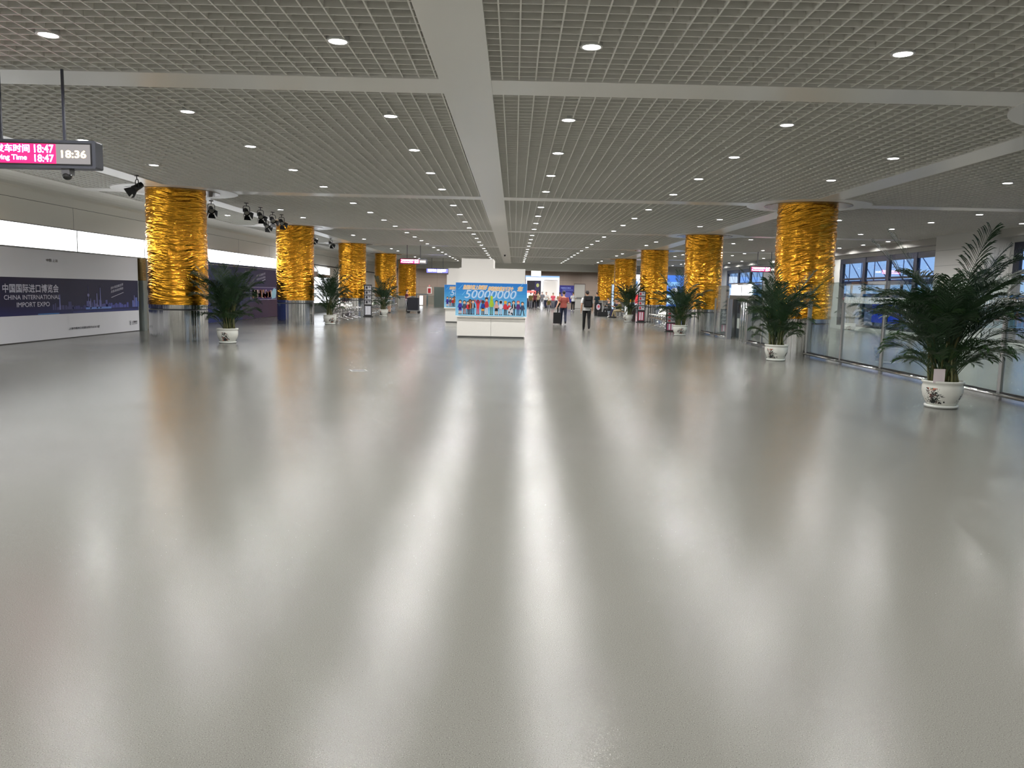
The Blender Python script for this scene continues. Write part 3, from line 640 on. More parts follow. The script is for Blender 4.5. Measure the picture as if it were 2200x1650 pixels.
display_stand(-1.95, .39, 27.45, 'white stepped display stand with blue cartoon poster, nearer of the two')
display_stand(-3.43, -1.09, 39.95, 'white display stand with blue poster, farther back and half hidden')

# ================================================================== HANGING LED SIGNS
def led_sign(label, x1, y, z0, w=1.62, colr='red', rot=0.):
    """x1 = right end"""
    t = thing('hanging_led_sign', label, 'electronic sign', (x1 - w / 2, y, z0), group='electronic signs hanging from the ceiling'); h = .335; t.rotation_euler.z = rot
    b = MB(); b.rbox(-w / 2, -.09, 0, w / 2, .09, h, .02, ax='y'); b.build('housing', mat('sign_grey', rgb(84, 86, 94), .35, .6), t)
    MB().box(-w / 2 + .045, -.098, .035, w / 2 - .045, -.088, h - .035).build('bezel', M_BLACK, t)
    for dx in (-w / 2 + .42, w / 2 - .42): MB().box(dx - .013, -.013, h - .01, dx + .013, .013, ZC - z0 - .02).build('hanging_rod', mat('rod_dark', rgb(60, 62, 74), .4), t)
    if colr == 'red':
        A = Art((-w / 2 + .06, -.099, .05), (1, 0, 0), (0, 0, 1), .001); P_ = rgb(224, 10, 84); Wt = (1.6, 1.15, 1.35, 1); H_ = h - .1; Wd = w - .12
        A.rect(0, 0, Wd * .72, H_, tuple(c * .42 for c in P_[:3]) + (1,), 0)
        A.rect(Wd * .72, 0, Wd, H_, (.045, .042, .042, 1), 0)
        for s, x0, x_, r in (('下班车发车时间', .02, .505, 1), ('18:47', .545, .70, 1), ('Next Leaving Time', .02, .48, 0), ('18:47', .545, .70, 0)):
            y0 = H_ * (.55 if r else .09); y1 = H_ * (.95 if r else .42)
            if r == 0 and x0 > .5: y0, y1 = H_ * .09, H_ * .45
            A.text(s, Wd * x0, y0, Wd * x_, y1, (1.0, .03, .26, 1), 1, .05); A.text(s, Wd * x0, y0, Wd * x_, y1, Wt, 2, .012)
        A.text('18:36', Wd * .765, H_ * .32, Wd * .965, H_ * .68, (.55, .34, .12, 1), 1, .05); A.text('18:36', Wd * .765, H_ * .32, Wd * .965, H_ * .68, (1.5, 1.3, 1.0, 1), 2, .012)
        A.build('display', LED, t)
    else:
        A = Art((-w / 2 + .02, -.099, .015), (1, 0, 0), (0, 0, 1), .001); A.rect(0, 0, w - .04, h - .03, (.05, .05, .30, 1), 0)
        A.text('磁浮站台', .12, .1, w * .45, h - .06, (1.1, 1.1, 1.5, 1), 1, .05); A.text('MAGLEV', w * .5, .1, w - .2, h - .06, (1.1, 1.1, 1.5, 1), 1, .05); A.text('Platform', w * .5, .03, w - .5, .085, (1, 1, 1.4, 1), 1, .03)
        A.build('display', LED, t)
    return t
ls = led_sign('large red LED departure board at the upper left, showing 18:47', -5.17, 10.1, 2.985)
led_sign('small red LED departure board hanging before the farthest left gold column', -5.13, 47.2, 3.07)
led_sign('blue and white lit station sign hanging farthest down the hall', -5.4, 65.2, 2.98, 1.75, 'blue')
led_sign('red LED board hanging behind the nearest right gold column', 15.1, 46.2, 3.03, 1.62)
def dome_camera(label, x, y, z):
    t = thing('dome_camera', label, 'security camera', (x, y, z)); MB().lathe([(0, 0), (.07, 0), (.07, -.05), (.06, -.06), (0, -.06)], 20).build('mount', mat('camera_grey', rgb(90, 90, 92), .4), t)
    MB().lathe([(.055, -.06), (.052, -.09), (.035, -.115), (0.001, -.125)], 18).build('dome', mat('dark_dome', (.02, .02, .02, 1), .1), t); return t
dome_camera('small dark dome camera under the central ceiling beam', -.72, 56.5, ZC - .03)
t = thing('security_camera', 'small dark security camera just below the large LED departure board', 'security camera', (-5.56, 10.1, 2.985)); MB().box(-.05, -.07, -.07, .05, .05, 0).build('mount', mat('camera_grey', rgb(90, 90, 92), .4), t); MB().ball((0, -.03, -.09), (.055, .06, .045)).build('dome', mat('dark_dome', (.02, .02, .02, 1), .1), t)

# ================================================================== STAGE SPOTLIGHTS on the left strip
def spotlight():
    t = thing('stage_spotlight', 'x', 'spotlight')
    MB().box(-.06, -.03, -.02, .06, .03, 0).tube([(0, 0, 0), (0, 0, -.1)], .012, 8).build('clamp', M_BLACK, t)
    b = MB(); b.tube([(-.1, 0, -.29), (-.1, 0, -.14), (-.07, 0, -.1), (.07, 0, -.1), (.1, 0, -.14), (.1, 0, -.29)], .011, 6); b.build('yoke', M_BLACK, t)
    M = Matrix.Translation((0, 0, -.28)) @ Matrix.Rotation(math.radians(125), 4, 'X')
    b = MB(); b.lathe([(0.001, -.16), (.06, -.15), (.075, -.08), (.075, .02), (.09, .1), (.085, .1), (.07, .02)], 20); b.xf(M); b.build('lamp_body', M_BLACK, t)
    b = MB()
    for k in range(4):
        q = MB(); q.add([(-.07, .085, .1), (.07, .085, .1), (.11, .15, .24), (-.11, .15, .24)], [(0, 1, 2, 3)]); q.xf(Matrix.Rotation(k * PI / 2, 4, 'Z')); b.add(q.v, q.f)
    b.xf(M); b.build('barn_doors', M_BLACK, t)
    b = MB(); b.lathe([(0.001, .06), (.07, .06)], 20); b.xf(M); b.build('lens', mat('spot_lens', (.5, .5, .45, 1), .2), t)
    return freeze(t)
sp = None
for i, (x, y, rz, l) in enumerate([(-9.15, 19.6, -.8, 'left of the nearest left gold column'), (-9.4, 25.0, .5, 'right of the nearest left gold column'), (-8.45, 25.4, .6, 'first of the four-lamp line between left columns'), (-8.42, 26.7, .6, 'second of the four-lamp line between left columns'),
        (-8.5, 28.3, .6, 'third of the four-lamp line between left columns'), (-8.45, 29.2, .6, 'last of the four-lamp line, closest to the second column'), (-9.5, 30.8, .8, 'below and behind the four-lamp line'), (-9.7, 38.7, .7, 'just right of the second left gold column'), (-9.7, 42.4, .7, 'left of the third left gold column')]):
    lab = 'black stage spotlight under the ceiling, ' + l
    if sp is None: sp = spotlight(); sp.location = (x, y, ZC - .02); sp.rotation_euler.z = rz; sp['label'] = lab; sp['group'] = 'black stage spotlights'; 
    else: dup(sp, (x, y, ZC - .02), rz, lab, 'black stage spotlights')

# ================================================================== BANNERS on the left wall
NAVY = rgb(20, 22, 60)
t = thing('expo_banner_wall', 'white hoarding with dark blue China International Import Expo band', 'banner', (XL, 0, 0))
MB().box(-.05, 14.0, .02, 0, 27.07, 2.44).build('board', mat('hoarding_white', rgb(222, 222, 226), .4), t); MB().box(-.04, 14, 0, .004, 27.05, .022).build('skirting', M_BLACK, t)
A = Art((XL + .0015, 14.0, 0), (0, 1, 0), (0, 0, 1), .0025); A.o = Vector((.0015, 14.0, 0))
Wd = 13.04
A.rect(0, .70, Wd, 1.69, NAVY, 0)
for k in range(8): A.rect(0, .70 + .03 * k, Wd, .73 + .03 * k, rgb(20, 30 - k, 88 - 3 * k), 1)
rs = random.Random(5); LAV = rgb(120, 122, 178)
def sky_(x0, x1, hmin, hmax, c):
    x = x0
    while x < x1:
        w = rs.uniform(.04, .13); A.rect(x, .82, x + w, .84 + rs.uniform(hmin, hmax), c, 2); x += w + rs.uniform(0, .05)
sky_(9.75, 10.9, .08, .25, rgb(88, 90, 150)); sky_(10.9, 12.3, .05, .14, rgb(80, 86, 160)); sky_(8.0, 9.0, .05, .2, rgb(70, 72, 120)); sky_(9.0, 9.8, .02, .08, rgb(60, 62, 120)); sky_(12.6, 13.0, .1, .3, rgb(96, 110, 180))
for x, h in ((8.35, .42), (10.55, .62), (10.35, .45), (9.98, .3), (12.75, .38)): A.poly([(x - .035, .82), (x + .035, .82), (x + .02, .82 + h), (x - .02, .82 + h)], LAV, 3)
A.line(9.86, .82, 9.86, 1.45, .02, LAV, 3); A.disc(9.86, 1.22, .06, .05, rgb(150, 152, 200), 3); A.disc(9.86, 1.0, .07, .05, LAV, 3); A.line(9.86, 1.2, 9.86, 1.5, .008, LAV, 3)
A.rect(9.7, .80, 11.2, .86, rgb(110, 140, 210), 3); A.rect(7.3, .705, 8.3, .735, rgb(70, 120, 180), 3); A.rect(9.0, .71, 13.04, .76, rgb(40, 52, 110), 2)
TX = rgb(206, 206, 220)
A.text('中国国际进口博览会', 5.86, 1.30, 8.3, 1.515, TX, 4, .022); A.text('CHINA INTERNATIONAL', 5.9, 1.12, 8.35, 1.235, TX, 4, .012); A.text('IMPORT EXPO', 6.4, .925, 7.85, 1.045, TX, 4, .012)
A.text('中国·上海', 7.78, 2.13, 8.32, 2.21, rgb(96, 94, 92), 4, .01)
A.text('四叶草里看世界', 11.2, 1.385, 12.0, 1.47, TX, 4, .0, .1, .13); A.text('共享未来进博会', 11.2, 1.27, 12.0, 1.355, TX, 4, .0, .1, .13); A.line(11.22, 1.14, 12.02, 1.3, .014, TX, 4)
A.text('上海市精神文明建设委员会办公室', 8.75, .235, 10.45, .305, rgb(60, 62, 72), 4, .01)
A.ring(12.42, .33, .045, .036, .014, rgb(40, 40, 48), 4); A.ring(12.42, .27, .05, .038, .014, rgb(40, 40, 48), 4); A.text('上海地铁', 12.52, .285, 12.9, .36, rgb(40, 40, 48), 4, .02); A.rect(12.52, .245, 12.9, .26, rgb(90, 90, 98), 4)
A.build('print', PRINT, t)
t = thing('purple_banner_wall', 'dark blue to purple hoarding with a framed picture strip, between left columns', 'banner', (XL, 0, 0))
MB().box(-.05, 30.2, .02, .0, 46.2, 2.55).build('board', mat('hoarding_dark', rgb(40, 36, 78), .35), t)
A = Art((.0015, 30.2, 0), (0, 1, 0), (0, 0, 1), .0025)
for k in range(40):
    f = k / 39.; y = k * .4; c = rgb(int(14 + 30 * f), int(48 - 30 * f), int(120 - 74 * f)); A.rect(y, .02, y + .4, 2.55, c, 0)
for k in range(8): A.rect(7.2 + k, .02, 8.2 + k, 1.0 - .06 * abs(k - 4), rgb(46 + 2 * k, 28, 66 - 3 * k), 1)
A.rect(8.4, .92, 14.0, 1.55, rgb(200, 190, 210), 2); A.rect(8.45, .935, 13.95, 1.535, rgb(52, 40, 92), 3)
rs = random.Random(9)
for k in range(46):
    x = 8.6 + rs.random() * 3.0; A.rect(x, 1.0 + rs.random() * .15, x + .1 + rs.random() * .3, 1.15 + rs.random() * .3, rgb(*rs.choice([(170, 120, 90), (150, 90, 110), (210, 180, 170), (90, 60, 120), (120, 40, 50), (196, 160, 190)])), 4)
A.poly([(11.7, .96), (12.4, 1.0), (12.6, 1.45), (12.1, 1.52), (11.7, 1.3)], rgb(150, 190, 206), 5); A.poly([(12.6, 1.45), (12.9, 1.45), (13.8, 1.0), (13.5, .95)], rgb(170, 60, 90), 5); A.poly([(12.5, 1.25), (12.7, 1.25), (13.7, .96), (13.3, .95)], rgb(226, 226, 232), 6)
A.disc(14.5, 1.24, .42, .22, rgb(170, 176, 220), 4); A.disc(14.5, 1.24, .3, .15, rgb(80, 84, 160), 5)
A.text('四叶草里看世界', 9.3, 2.02, 10.7, 2.14, rgb(190, 186, 206), 4, 0, .1, .16); A.text('共享未来进博会', 9.3, 1.85, 10.7, 1.97, rgb(190, 186, 206), 4, 0, .1, .16); A.line(9.3, 1.72, 10.7, 1.95, .03, rgb(200, 196, 216), 4)
A.text('上海地铁', 13.9, .34, 15.0, .44, rgb(200, 200, 210), 4, .02)
for k in range(5): A.disc(5.2 + .5 * math.sin(k * 2.), .8 + .25 * k, .35, .09, rgb(96, 120, 150), 3)
A.build('print', PRINT, t)
# alcove: gold-wrapped side post and steel jamb
t = thing('alcove_post', 'slim square post with mottled gold foil top beside the expo hoarding', 'post', (XL + .02, 27.3, 0)); MB().rbox(-.16, -.12, 0, .1, .12, 1.7, .02).build('post', mat('pale_green_steel', rgb(132, 140, 136), .3, .4), t); MB().rbox(-.165, -.125, 1.7, .105, .125, 2.44, .02).build('foil_wrap', mat('dull_foil', rgb(150, 128, 84), .25, .9, bump=(26, .8, .02)), t)
# beyond the second column: shining screens and glazed shop front
t = thing('advert_screens', 'bright white lit advertising screen wall left of the third left gold column', 'screen', (XL, 48.5, 0))
MB().box(-.05, 0, .0, .12, 6.4, .55).build('base', mat('dark_base', rgb(60, 70, 70), .4), t); b = MB(); b.box(-.05, 0, .55, .1, 6.4, 2.6); b.build('frame', M_STEEL2, t)
for k in range(3): MB().box(.1, .1 + k * 2.1, .62, .115, 2.05 + k * 2.1, 2.25).build('screen', M_SCREEN, t)
MB().box(.1, 3.0, 2.45, .115, 6.2, 2.9).build('screen', M_SCREEN, t)

# ================================================================== BEAM SEATING
def bench(n):
    t = thing('waiting_bench', 'x', 'bench'); w = .58
    MB().rbox(-.04, 0, .3, .04, n * w, .36, .01, ax='y').build('beam', M_CHROME, t)
    for k in range(n):
        y0 = k * w + .04; y1 = y0 + w - .08
        s = MB()
        for q in range(7): yy = y0 + (y1 - y0) * (q + .5) / 7; s.tube([(-.02, yy, .41), (.1, yy, .39), (.42, yy, .42), (.46, yy, .41)], .014, 5)
        s.tube([(-.02, y0, .41), (-.02, y1, .41)], .014, 6); s.tube([(.45, y0, .42), (.45, y1, .42)], .016, 6); s.build('seat', M_CHROME, t)
        s = MB()
        for q in range(7): yy = y0 + (y1 - y0) * (q + .5) / 7; s.tube([(-.03, yy, .43), (-.1, yy, .62), (-.17, yy, .86)], .013, 5)
        s.tube([(-.03, y0, .43), (-.17, y0, .88)], .016, 6); s.tube([(-.03, y1, .43), (-.17, y1, .88)], .016, 6); s.tube([(-.17, y0, .88), (-.17, y1, .88)], .018, 6); s.build('backrest', M_CHROME, t)
    for k in range(0, n + 1):
        y = max(.06, min(n * w - .06, k * w)); MB().tube([(-.02, y, .36), (-.03, y, .58), (.2, y, .6), (.4, y, .58), (.4, y, .44)], .016, 6).build('armrest', M_CHROME, t)
    for k in (0, (n + 1) // 2, n):
        y = max(.25, min(n * w - .25, k * w)); MB().tube([(-.26, y, .02), (-.02, y, .12), (0, y, .32)], .024, 6).tube([(.42, y, .02), (.04, y, .12), (0, y, .32)], .024, 6).build('leg', M_CHROME, t)
    return freeze(t)
bn = bench(5); bn.location = (7.6, 42.6, 0); bn.rotation_euler.z = PI; bn['label'] = 'farther half of the chrome slatted bench row before the third right column'; bn['group'] = 'chrome slatted waiting benches'
# seats look into the hall: backs towards the aisle
dup(bn, (7.6, 39.6, 0), PI, 'nearer half of the chrome slatted bench row before the third right column', 'chrome slatted waiting benches')
dup(bn, (7.6, 56.0, 0), PI, 'chrome bench carrying the seated travellers on the right', 'chrome slatted waiting benches')
dup(bn, (-8.75, 37.6, 0), 0, 'nearest chrome bench on the left, behind the second left palm', 'chrome slatted waiting benches')
dup(bn, (-8.75, 41.0, 0), 0, 'chrome bench left of the magazine rack on the left side', 'chrome slatted waiting benches')
dup(bn, (-8.75, 49.0, 0), 0, 'chrome bench behind the third left palm', 'chrome slatted waiting benches')
dup(bn, (-8.75, 54.5, 0), 0, 'farthest chrome bench on the left, beside the hatted child', 'chrome slatted waiting benches')

def rack(label, x, y, rz, red=False, hs=1.):
    t = thing('magazine_rack', label, 'magazine rack', (x, y, 0), rz, 'black upright magazine racks')
    MB().rbox(-.28, -.2, 0, .28, .22, .05, .02).build('base', M_BLACK, t); MB().box(-.22, .0, .05, .22, .06, 1.82).build('back_panel', M_BLACK, t)
    for k in range(4):
        z = .72 + .27 * k; MB().box(-.19, -.07, z - .01, .19, 0, z + .02).build('shelf', M_STEEL2, t)
        A = Art((-.17, -.02, z + .02), (1, 0, 0), (0, -.06, .2), .001); A.rect(0, 0, .34, 1, rgb(200, 200, 204), 0); A.rect(.04, .12, .15, .85, rgb(60, 60, 66) if not red else rgb(190, 70, 80), 1); A.rect(.19, .5, .31, .88, rgb(110, 110, 120), 1); A.build('magazines', PRINT, t)
    t.scale = (1, 1, hs)
    A = Art((-.17, -.005, .12), (1, 0, 0), (0, 0, 1), .001); A.rect(0, 0, .34, .5, rgb(170, 90, 120) if hs < 1 else rgb(150, 60, 80) if red else rgb(176, 176, 184), 0); A.rect(.08, .03, .14, .47, rgb(226, 226, 230), 1); A.rect(.2, .03, .26, .47, rgb(226, 226, 230), 1); A.build('poster', PRINT, t)
rack('black magazine rack before the third left gold column', -8.25, 45.2, .25); rack('black and red magazine rack before the third right gold column', 7.35, 46.2, -.1, True); rack('low black rack with pink notice beside the third right palm', 6.95, 35.3, -.2, True, .58)
t = thing('litter_bin', 'brownish grey litter bin under the farthest right palm', 'bin', (7.15, 48.6, 0)); MB().rbox(-.22, -.22, 0, .22, .22, .78, .03).build('body', mat('bin_brown', rgb(104, 96, 92), .4), t); MB().rbox(-.23, -.23, .78, .23, .23, .9, .03).build('lid', M_STEEL2, t)
t = thing('floor_streak_panel', 'slim glowing panel added for the bright floor streak beside the litter bin', 'lit sign', (6.78, 48.2, 0)); MB().box(-.1, -.03, 0, .1, .03, .92).build('housing', M_STEEL2, t); MB().box(-.09, -.036, .03, .09, -.031, .9).build('screen', M_BAND, t)  # glowing panel added to give the bright streak on the floor
t = thing('bag_cart', 'black covered luggage cart on small wheels near the left end', 'cart', (-6.85, 54.8, 0)); MB().rbox(-.42, -.35, .2, .34, .35, 1.05, .05).build('cover', mat('cart_cover', rgb(22, 24, 34), .6), t); MB().box(-.44, -.37, .14, .4, .37, .2).build('frame', M_STEEL2, t)
for x in (-.36, .34):
    for y in (-.3, .3): MB().tube([(x, y - .02, .07), (x, y + .02, .07)], .07, 14, smooth=False).build('wheel', M_BLACK, t)
MB().tube([(-.42, -.3, .2), (-.52, -.3, .95), (-.52, .3, .95), (-.42, .3, .2)], .018, 6).build('handle', M_STEEL2, t)
for x, y, lb in ((-3.02, 15.54, 'small square metal floor plate on the left of the open floor'), (-3.08, 31.06, 'dark floor plate left of the display stands')):
    t = thing('floor_plate', lb, 'floor plate', (x, y, .001), .35); MB().box(-.16, -.16, -.01, .16, .16, .004).build('frame', M_STEEL2, t); MB().box(-.13, -.13, .0, .13, .13, .006).build('lid', mat('plate_dark', (.08, .08, .08, 1), .4), t)

# ================================================================== FAR END: shop, door, posters
t = thing('lit_shop', 'bright white lit shop front at the far end of the hall', 'shop', (1.2, YF + .1, 0))
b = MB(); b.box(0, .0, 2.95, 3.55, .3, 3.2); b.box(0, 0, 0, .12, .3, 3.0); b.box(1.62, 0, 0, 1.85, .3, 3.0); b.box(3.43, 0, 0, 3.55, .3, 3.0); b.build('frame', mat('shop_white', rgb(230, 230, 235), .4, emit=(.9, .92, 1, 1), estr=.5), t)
MB().box(.1, 3.5, 0, 3.5, 3.7, 3.0).box(-.0, .3, 0, .08, 3.6, 3.0).box(3.47, .3, 0, 3.55, 3.6, 3.0).build('interior_wall', mat('shop_inside', rgb(60, 60, 80), .5), t)
MB().box(.1, .3, 2.9, 3.5, 3.5, 2.95).build('lit_ceiling', M_BAND, t)
A = Art((1.9, .28, .9), (1, 0, 0), (0, 0, 1), .002); A.rect(0, 0, 1.5, 2.0, rgb(232, 226, 238), 0); A.poly([(.4, .2), (1.2, .2), (1.1, 1.5), (.7, 1.8), (.35, 1.3)], rgb(176, 166, 196), 1); A.disc(.72, 1.25, .12, .16, rgb(90, 80, 110), 2); A.poly([(.4, .3), (.8, .3), (.9, .9), (.5, .9)], rgb(120, 120, 190), 2); A.disc(1.0, .5, .2, .3, rgb(196, 150, 200), 2)
A.build('window_poster', LIT, t); MB().box(1.88, .27, .8, 3.42, .279, 2.95).build('poster_board', M_WHITE, t)
A = Art((.12, .31, 1.2), (1, 0, 0), (0, 0, 1), .002); A.rect(0, .0, 1.5, 1.6, rgb(26, 26, 38), 0); A.rect(.85, .55, 1.35, 1.5, rgb(50, 46, 90), 1); A.disc(1.15, 1.15, .16, .2, rgb(180, 190, 120), 2); A.rect(.5, .35, .8, .65, rgb(230, 236, 240), 1); A.build('shop_display', PRINT, t)
t = thing('shop_sign', 'small glowing red and white shop sign at the far end', 'lit sign', (1.5, YF - 1.2, 0)); MB().box(-.45, -.05, 1.45, .75, .05, 1.75).build('panel', mat('red_lit', rgb(220, 60, 60), .4, emit=(1, .12, .1, 1), estr=1.2), t); MB().box(-.15, -.06, 1.0, .45, -.04, 1.5).build('screen', M_SCREEN, t)
for x in (-.4, .62): MB().box(x, -.03, 0, x + .06, .03, 1.5).build('post', M_STEEL2, t)
t = thing('wall_floodlight', 'bright square floodlight above the shop front', 'light', (2.2, YF - .1, 3.55)); MB().box(-.5, -.06, -.3, .6, .06, .45).build('housing', M_STEEL2, t); MB().box(-.45, -.065, -.27, .55, -.06, .42).build('lens', mat('flood', (1, 1, .96, 1), .4, emit=(1, 1, .92, 1), estr=2.2), t)
t = thing('blue_wall_poster', 'dark blue poster with white text on the far tan wall', 'poster', (4.78, YF - .06, .9)); MB().box(0, 0, -.3, 1.52, .05, 1.5).build('board', mat('poster_blue', rgb(40, 42, 120), .4), t)
A = Art((0, -.001, -.3), (1, 0, 0), (0, 0, 1), .004); A.rect(0, 0, 1.52, 1.8, rgb(44, 44, 124), 0); A.text('中国国际进口博览会', .12, 1.45, 1.2, 1.6, rgb(140, 160, 226), 1, .02); A.text('CHINA INTERNATIONAL IMPORT EXPO', .3, 1.27, 1.42, 1.36, rgb(140, 160, 226), 1, .01); A.disc(.76, .8, .6, .3, rgb(90, 90, 160), 1); A.build('print', PRINT, t)
t = thing('service_door', 'pale grey service door with dark push plate in the tan wall', 'door', (6.35, YF - .02, 0)); MB().box(-.06, -.03, 0, 1.16, .02, 2.62).build('frame', mat('door_frame', rgb(110, 96, 90), .4), t); MB().box(0, -.05, .02, 1.1, -.03, 2.52).build('leaf', mat('door_grey', rgb(172, 170, 164), .4), t); MB().box(0, -.062, .98, 1.1, -.05, 1.18).build('push_plate', mat('push_grey', rgb(110, 110, 108), .35), t)
t = thing('fire_hose_box', 'red fire notice box in a white frame on the far tan wall', 'fire box', (-9.0, YF - .06, 1.35)); MB().box(-.24, 0, -.15, .24, .06, .55).build('frame', M_WHITE, t); MB().box(-.15, -.02, -.08, .15, 0, .42).build('panel', mat('fire_red', rgb(170, 40, 44), .4), t); MB().box(-.07, -.01, .56, .07, .04, .78).build('alarm_lamp', mat('lamp_pink', rgb(230, 150, 150), .4), t)
t = thing('ticket_gate', 'row of small glazed ticket gates before the far tan wall', 'gate', (-9.3, 80.5, 0)); MB().box(-.6, 0, 0, -.5, .5, 1.15).box(.5, 0, 0, .6, .5, 1.15).box(-.6, 0, 1.1, .6, .5, 1.2).build('frame', mat('gate_grey', rgb(90, 100, 104), .4), t); MB().box(-.2, .1, .1, .1, .14, 1.0).build('screen', M_SCREEN, t)
for x in (-11.3, -7.9, -6.0):
    t = thing('crowd_barrier', 'thin steel barrier %s' % {-11.3: 'left of the far ticket gates', -7.9: 'right of the far ticket gates', -6.0: 'farthest right before the tan wall'}[x], 'barrier', (x, 79.5, 0), group='thin steel barriers at the far left'); MB().tube([(-.8, 0, 0), (-.8, 0, 1.1), (.8, 0, 1.1), (.8, 0, 0)], .025, 6).build('frame', M_STEEL2, t); MB().box(-.78, -.004, .15, .78, .004, 1.05).build('glass_pane', GLASS, t)
t = thing('grey_counter_screen', 'tall grey-green glazed screen at the end of the left wall side', 'screen', (-7.2, 77.0, 0)); MB().box(-.5, -.05, 0, .5, .05, 1.9).build('panel', mat('green_grey', rgb(112, 124, 120), .3), t)
# right far end: lit advertisement wall
t = thing('lit_advert_wall', 'bright blue, white and red lit advert wall beyond the right columns', 'lit sign', (9.6, 72.5, 0)); MB().box(0, 0, 0, 7.8, .3, 3.5).build('frame', mat('grey_frame', rgb(120, 122, 126), .4), t)
A = Art((.1, -.002, .5), (1, 0, 0), (0, 0, 1), .003)
for x, w, cols in ((0, 1.9, [(235, 238, 245), (226, 60, 70)]), (2.0, 1.8, [(150, 190, 220), (40, 60, 130)]), (3.9, 1.8, [(60, 110, 200), (190, 226, 250)]), (5.8, 1.8, [(240, 244, 250), (90, 150, 200)])):
    A.rect(x, .1, x + w, 2.9, rgb(*cols[0]), 1); A.rect(x + .2, .3, x + w - .3, 1.1, rgb(*cols[1]), 2); A.rect(x + .2, 1.9, x + w - .5, 2.3, rgb(120, 170, 226), 2); A.disc(x + w / 2, 1.5, .35, .3, rgb(200, 206, 216), 2)
A.build('posters', LIT, t)
t = thing('lit_poster_stand', 'pale blue lit poster stand between the two farthest right columns', 'poster', (8.4, 64.5, 0)); MB().box(-.6, 0, .2, .6, .15, 2.4).build('frame', M_STEEL2, t); A = Art((-.55, -.002, .25), (1, 0, 0), (0, 0, 1), .002); A.rect(0, 0, 1.1, 2.1, rgb(170, 190, 210), 0); A.rect(.1, 1.3, .9, 1.9, rgb(110, 160, 190), 1); A.rect(.3, .3, .8, .8, rgb(206, 150, 150), 1); A.build('print', LIT, t)
for x in (-.5, .42): MB().box(x, .02, 0, x + .08, .1, .2).build('leg', M_STEEL2, t)

# ================================================================== PEOPLE
def bake(mb, name, m, parent, voxel, smooth=2):
    o = mb.build(name, m); r = o.modifiers.new('r', 'REMESH'); r.mode = 'VOXEL'; r.voxel_size = voxel; r.use_smooth_shade = True
    s = o.modifiers.new('s', 'SMOOTH'); s.factor = .5; s.iterations = smooth
    me = bpy.data.meshes.new_from_object(o.evaluated_get(bpy.context.evaluated_depsgraph_get())); me.name = name; bpy.data.objects.remove(o)
    me.materials.clear(); me.materials.append(m); n = bpy.data.objects.new(name, me); COL.objects.link(n); n.parent = parent; return n
def stripes_mat(name, a, b_, sc=38):
    if name in MATS: return MATS[name]
    m = mat(name, a, .8); n = m.node_tree; p = n.nodes['Principled BSDF']; t = n.nodes.new('ShaderNodeTexCoord'); s = n.nodes.new('ShaderNodeSeparateXYZ'); q = n.nodes.new('ShaderNodeMath'); q.operation = 'SINE'; u = n.nodes.new('ShaderNodeMath'); u.operation = 'MULTIPLY'; u.inputs[1].default_value = sc * 2.5
    g = n.nodes.new('ShaderNodeMath'); g.operation = 'GREATER_THAN'; g.inputs[1].default_value = .7; mx = n.nodes.new('ShaderNodeMix'); mx.data_type = 'RGBA'; mx.inputs['A'].default_value = a; mx.inputs['B'].default_value = b_
    L = n.links.new; L(t.outputs['Object'], s.inputs[0]); L(s.outputs['Z'], u.inputs[0]); L(u.outputs[0], q.inputs[0]); L(q.outputs[0], g.inputs[0]); L(g.outputs[0], mx.inputs['Factor']); L(mx.outputs['Result'], p.inputs['Base Color']); return m
SKIN = mat('skin', rgb(206, 160, 132), .55); HAIR = mat('black_hair', (.012, .01, .01, 1), .5)
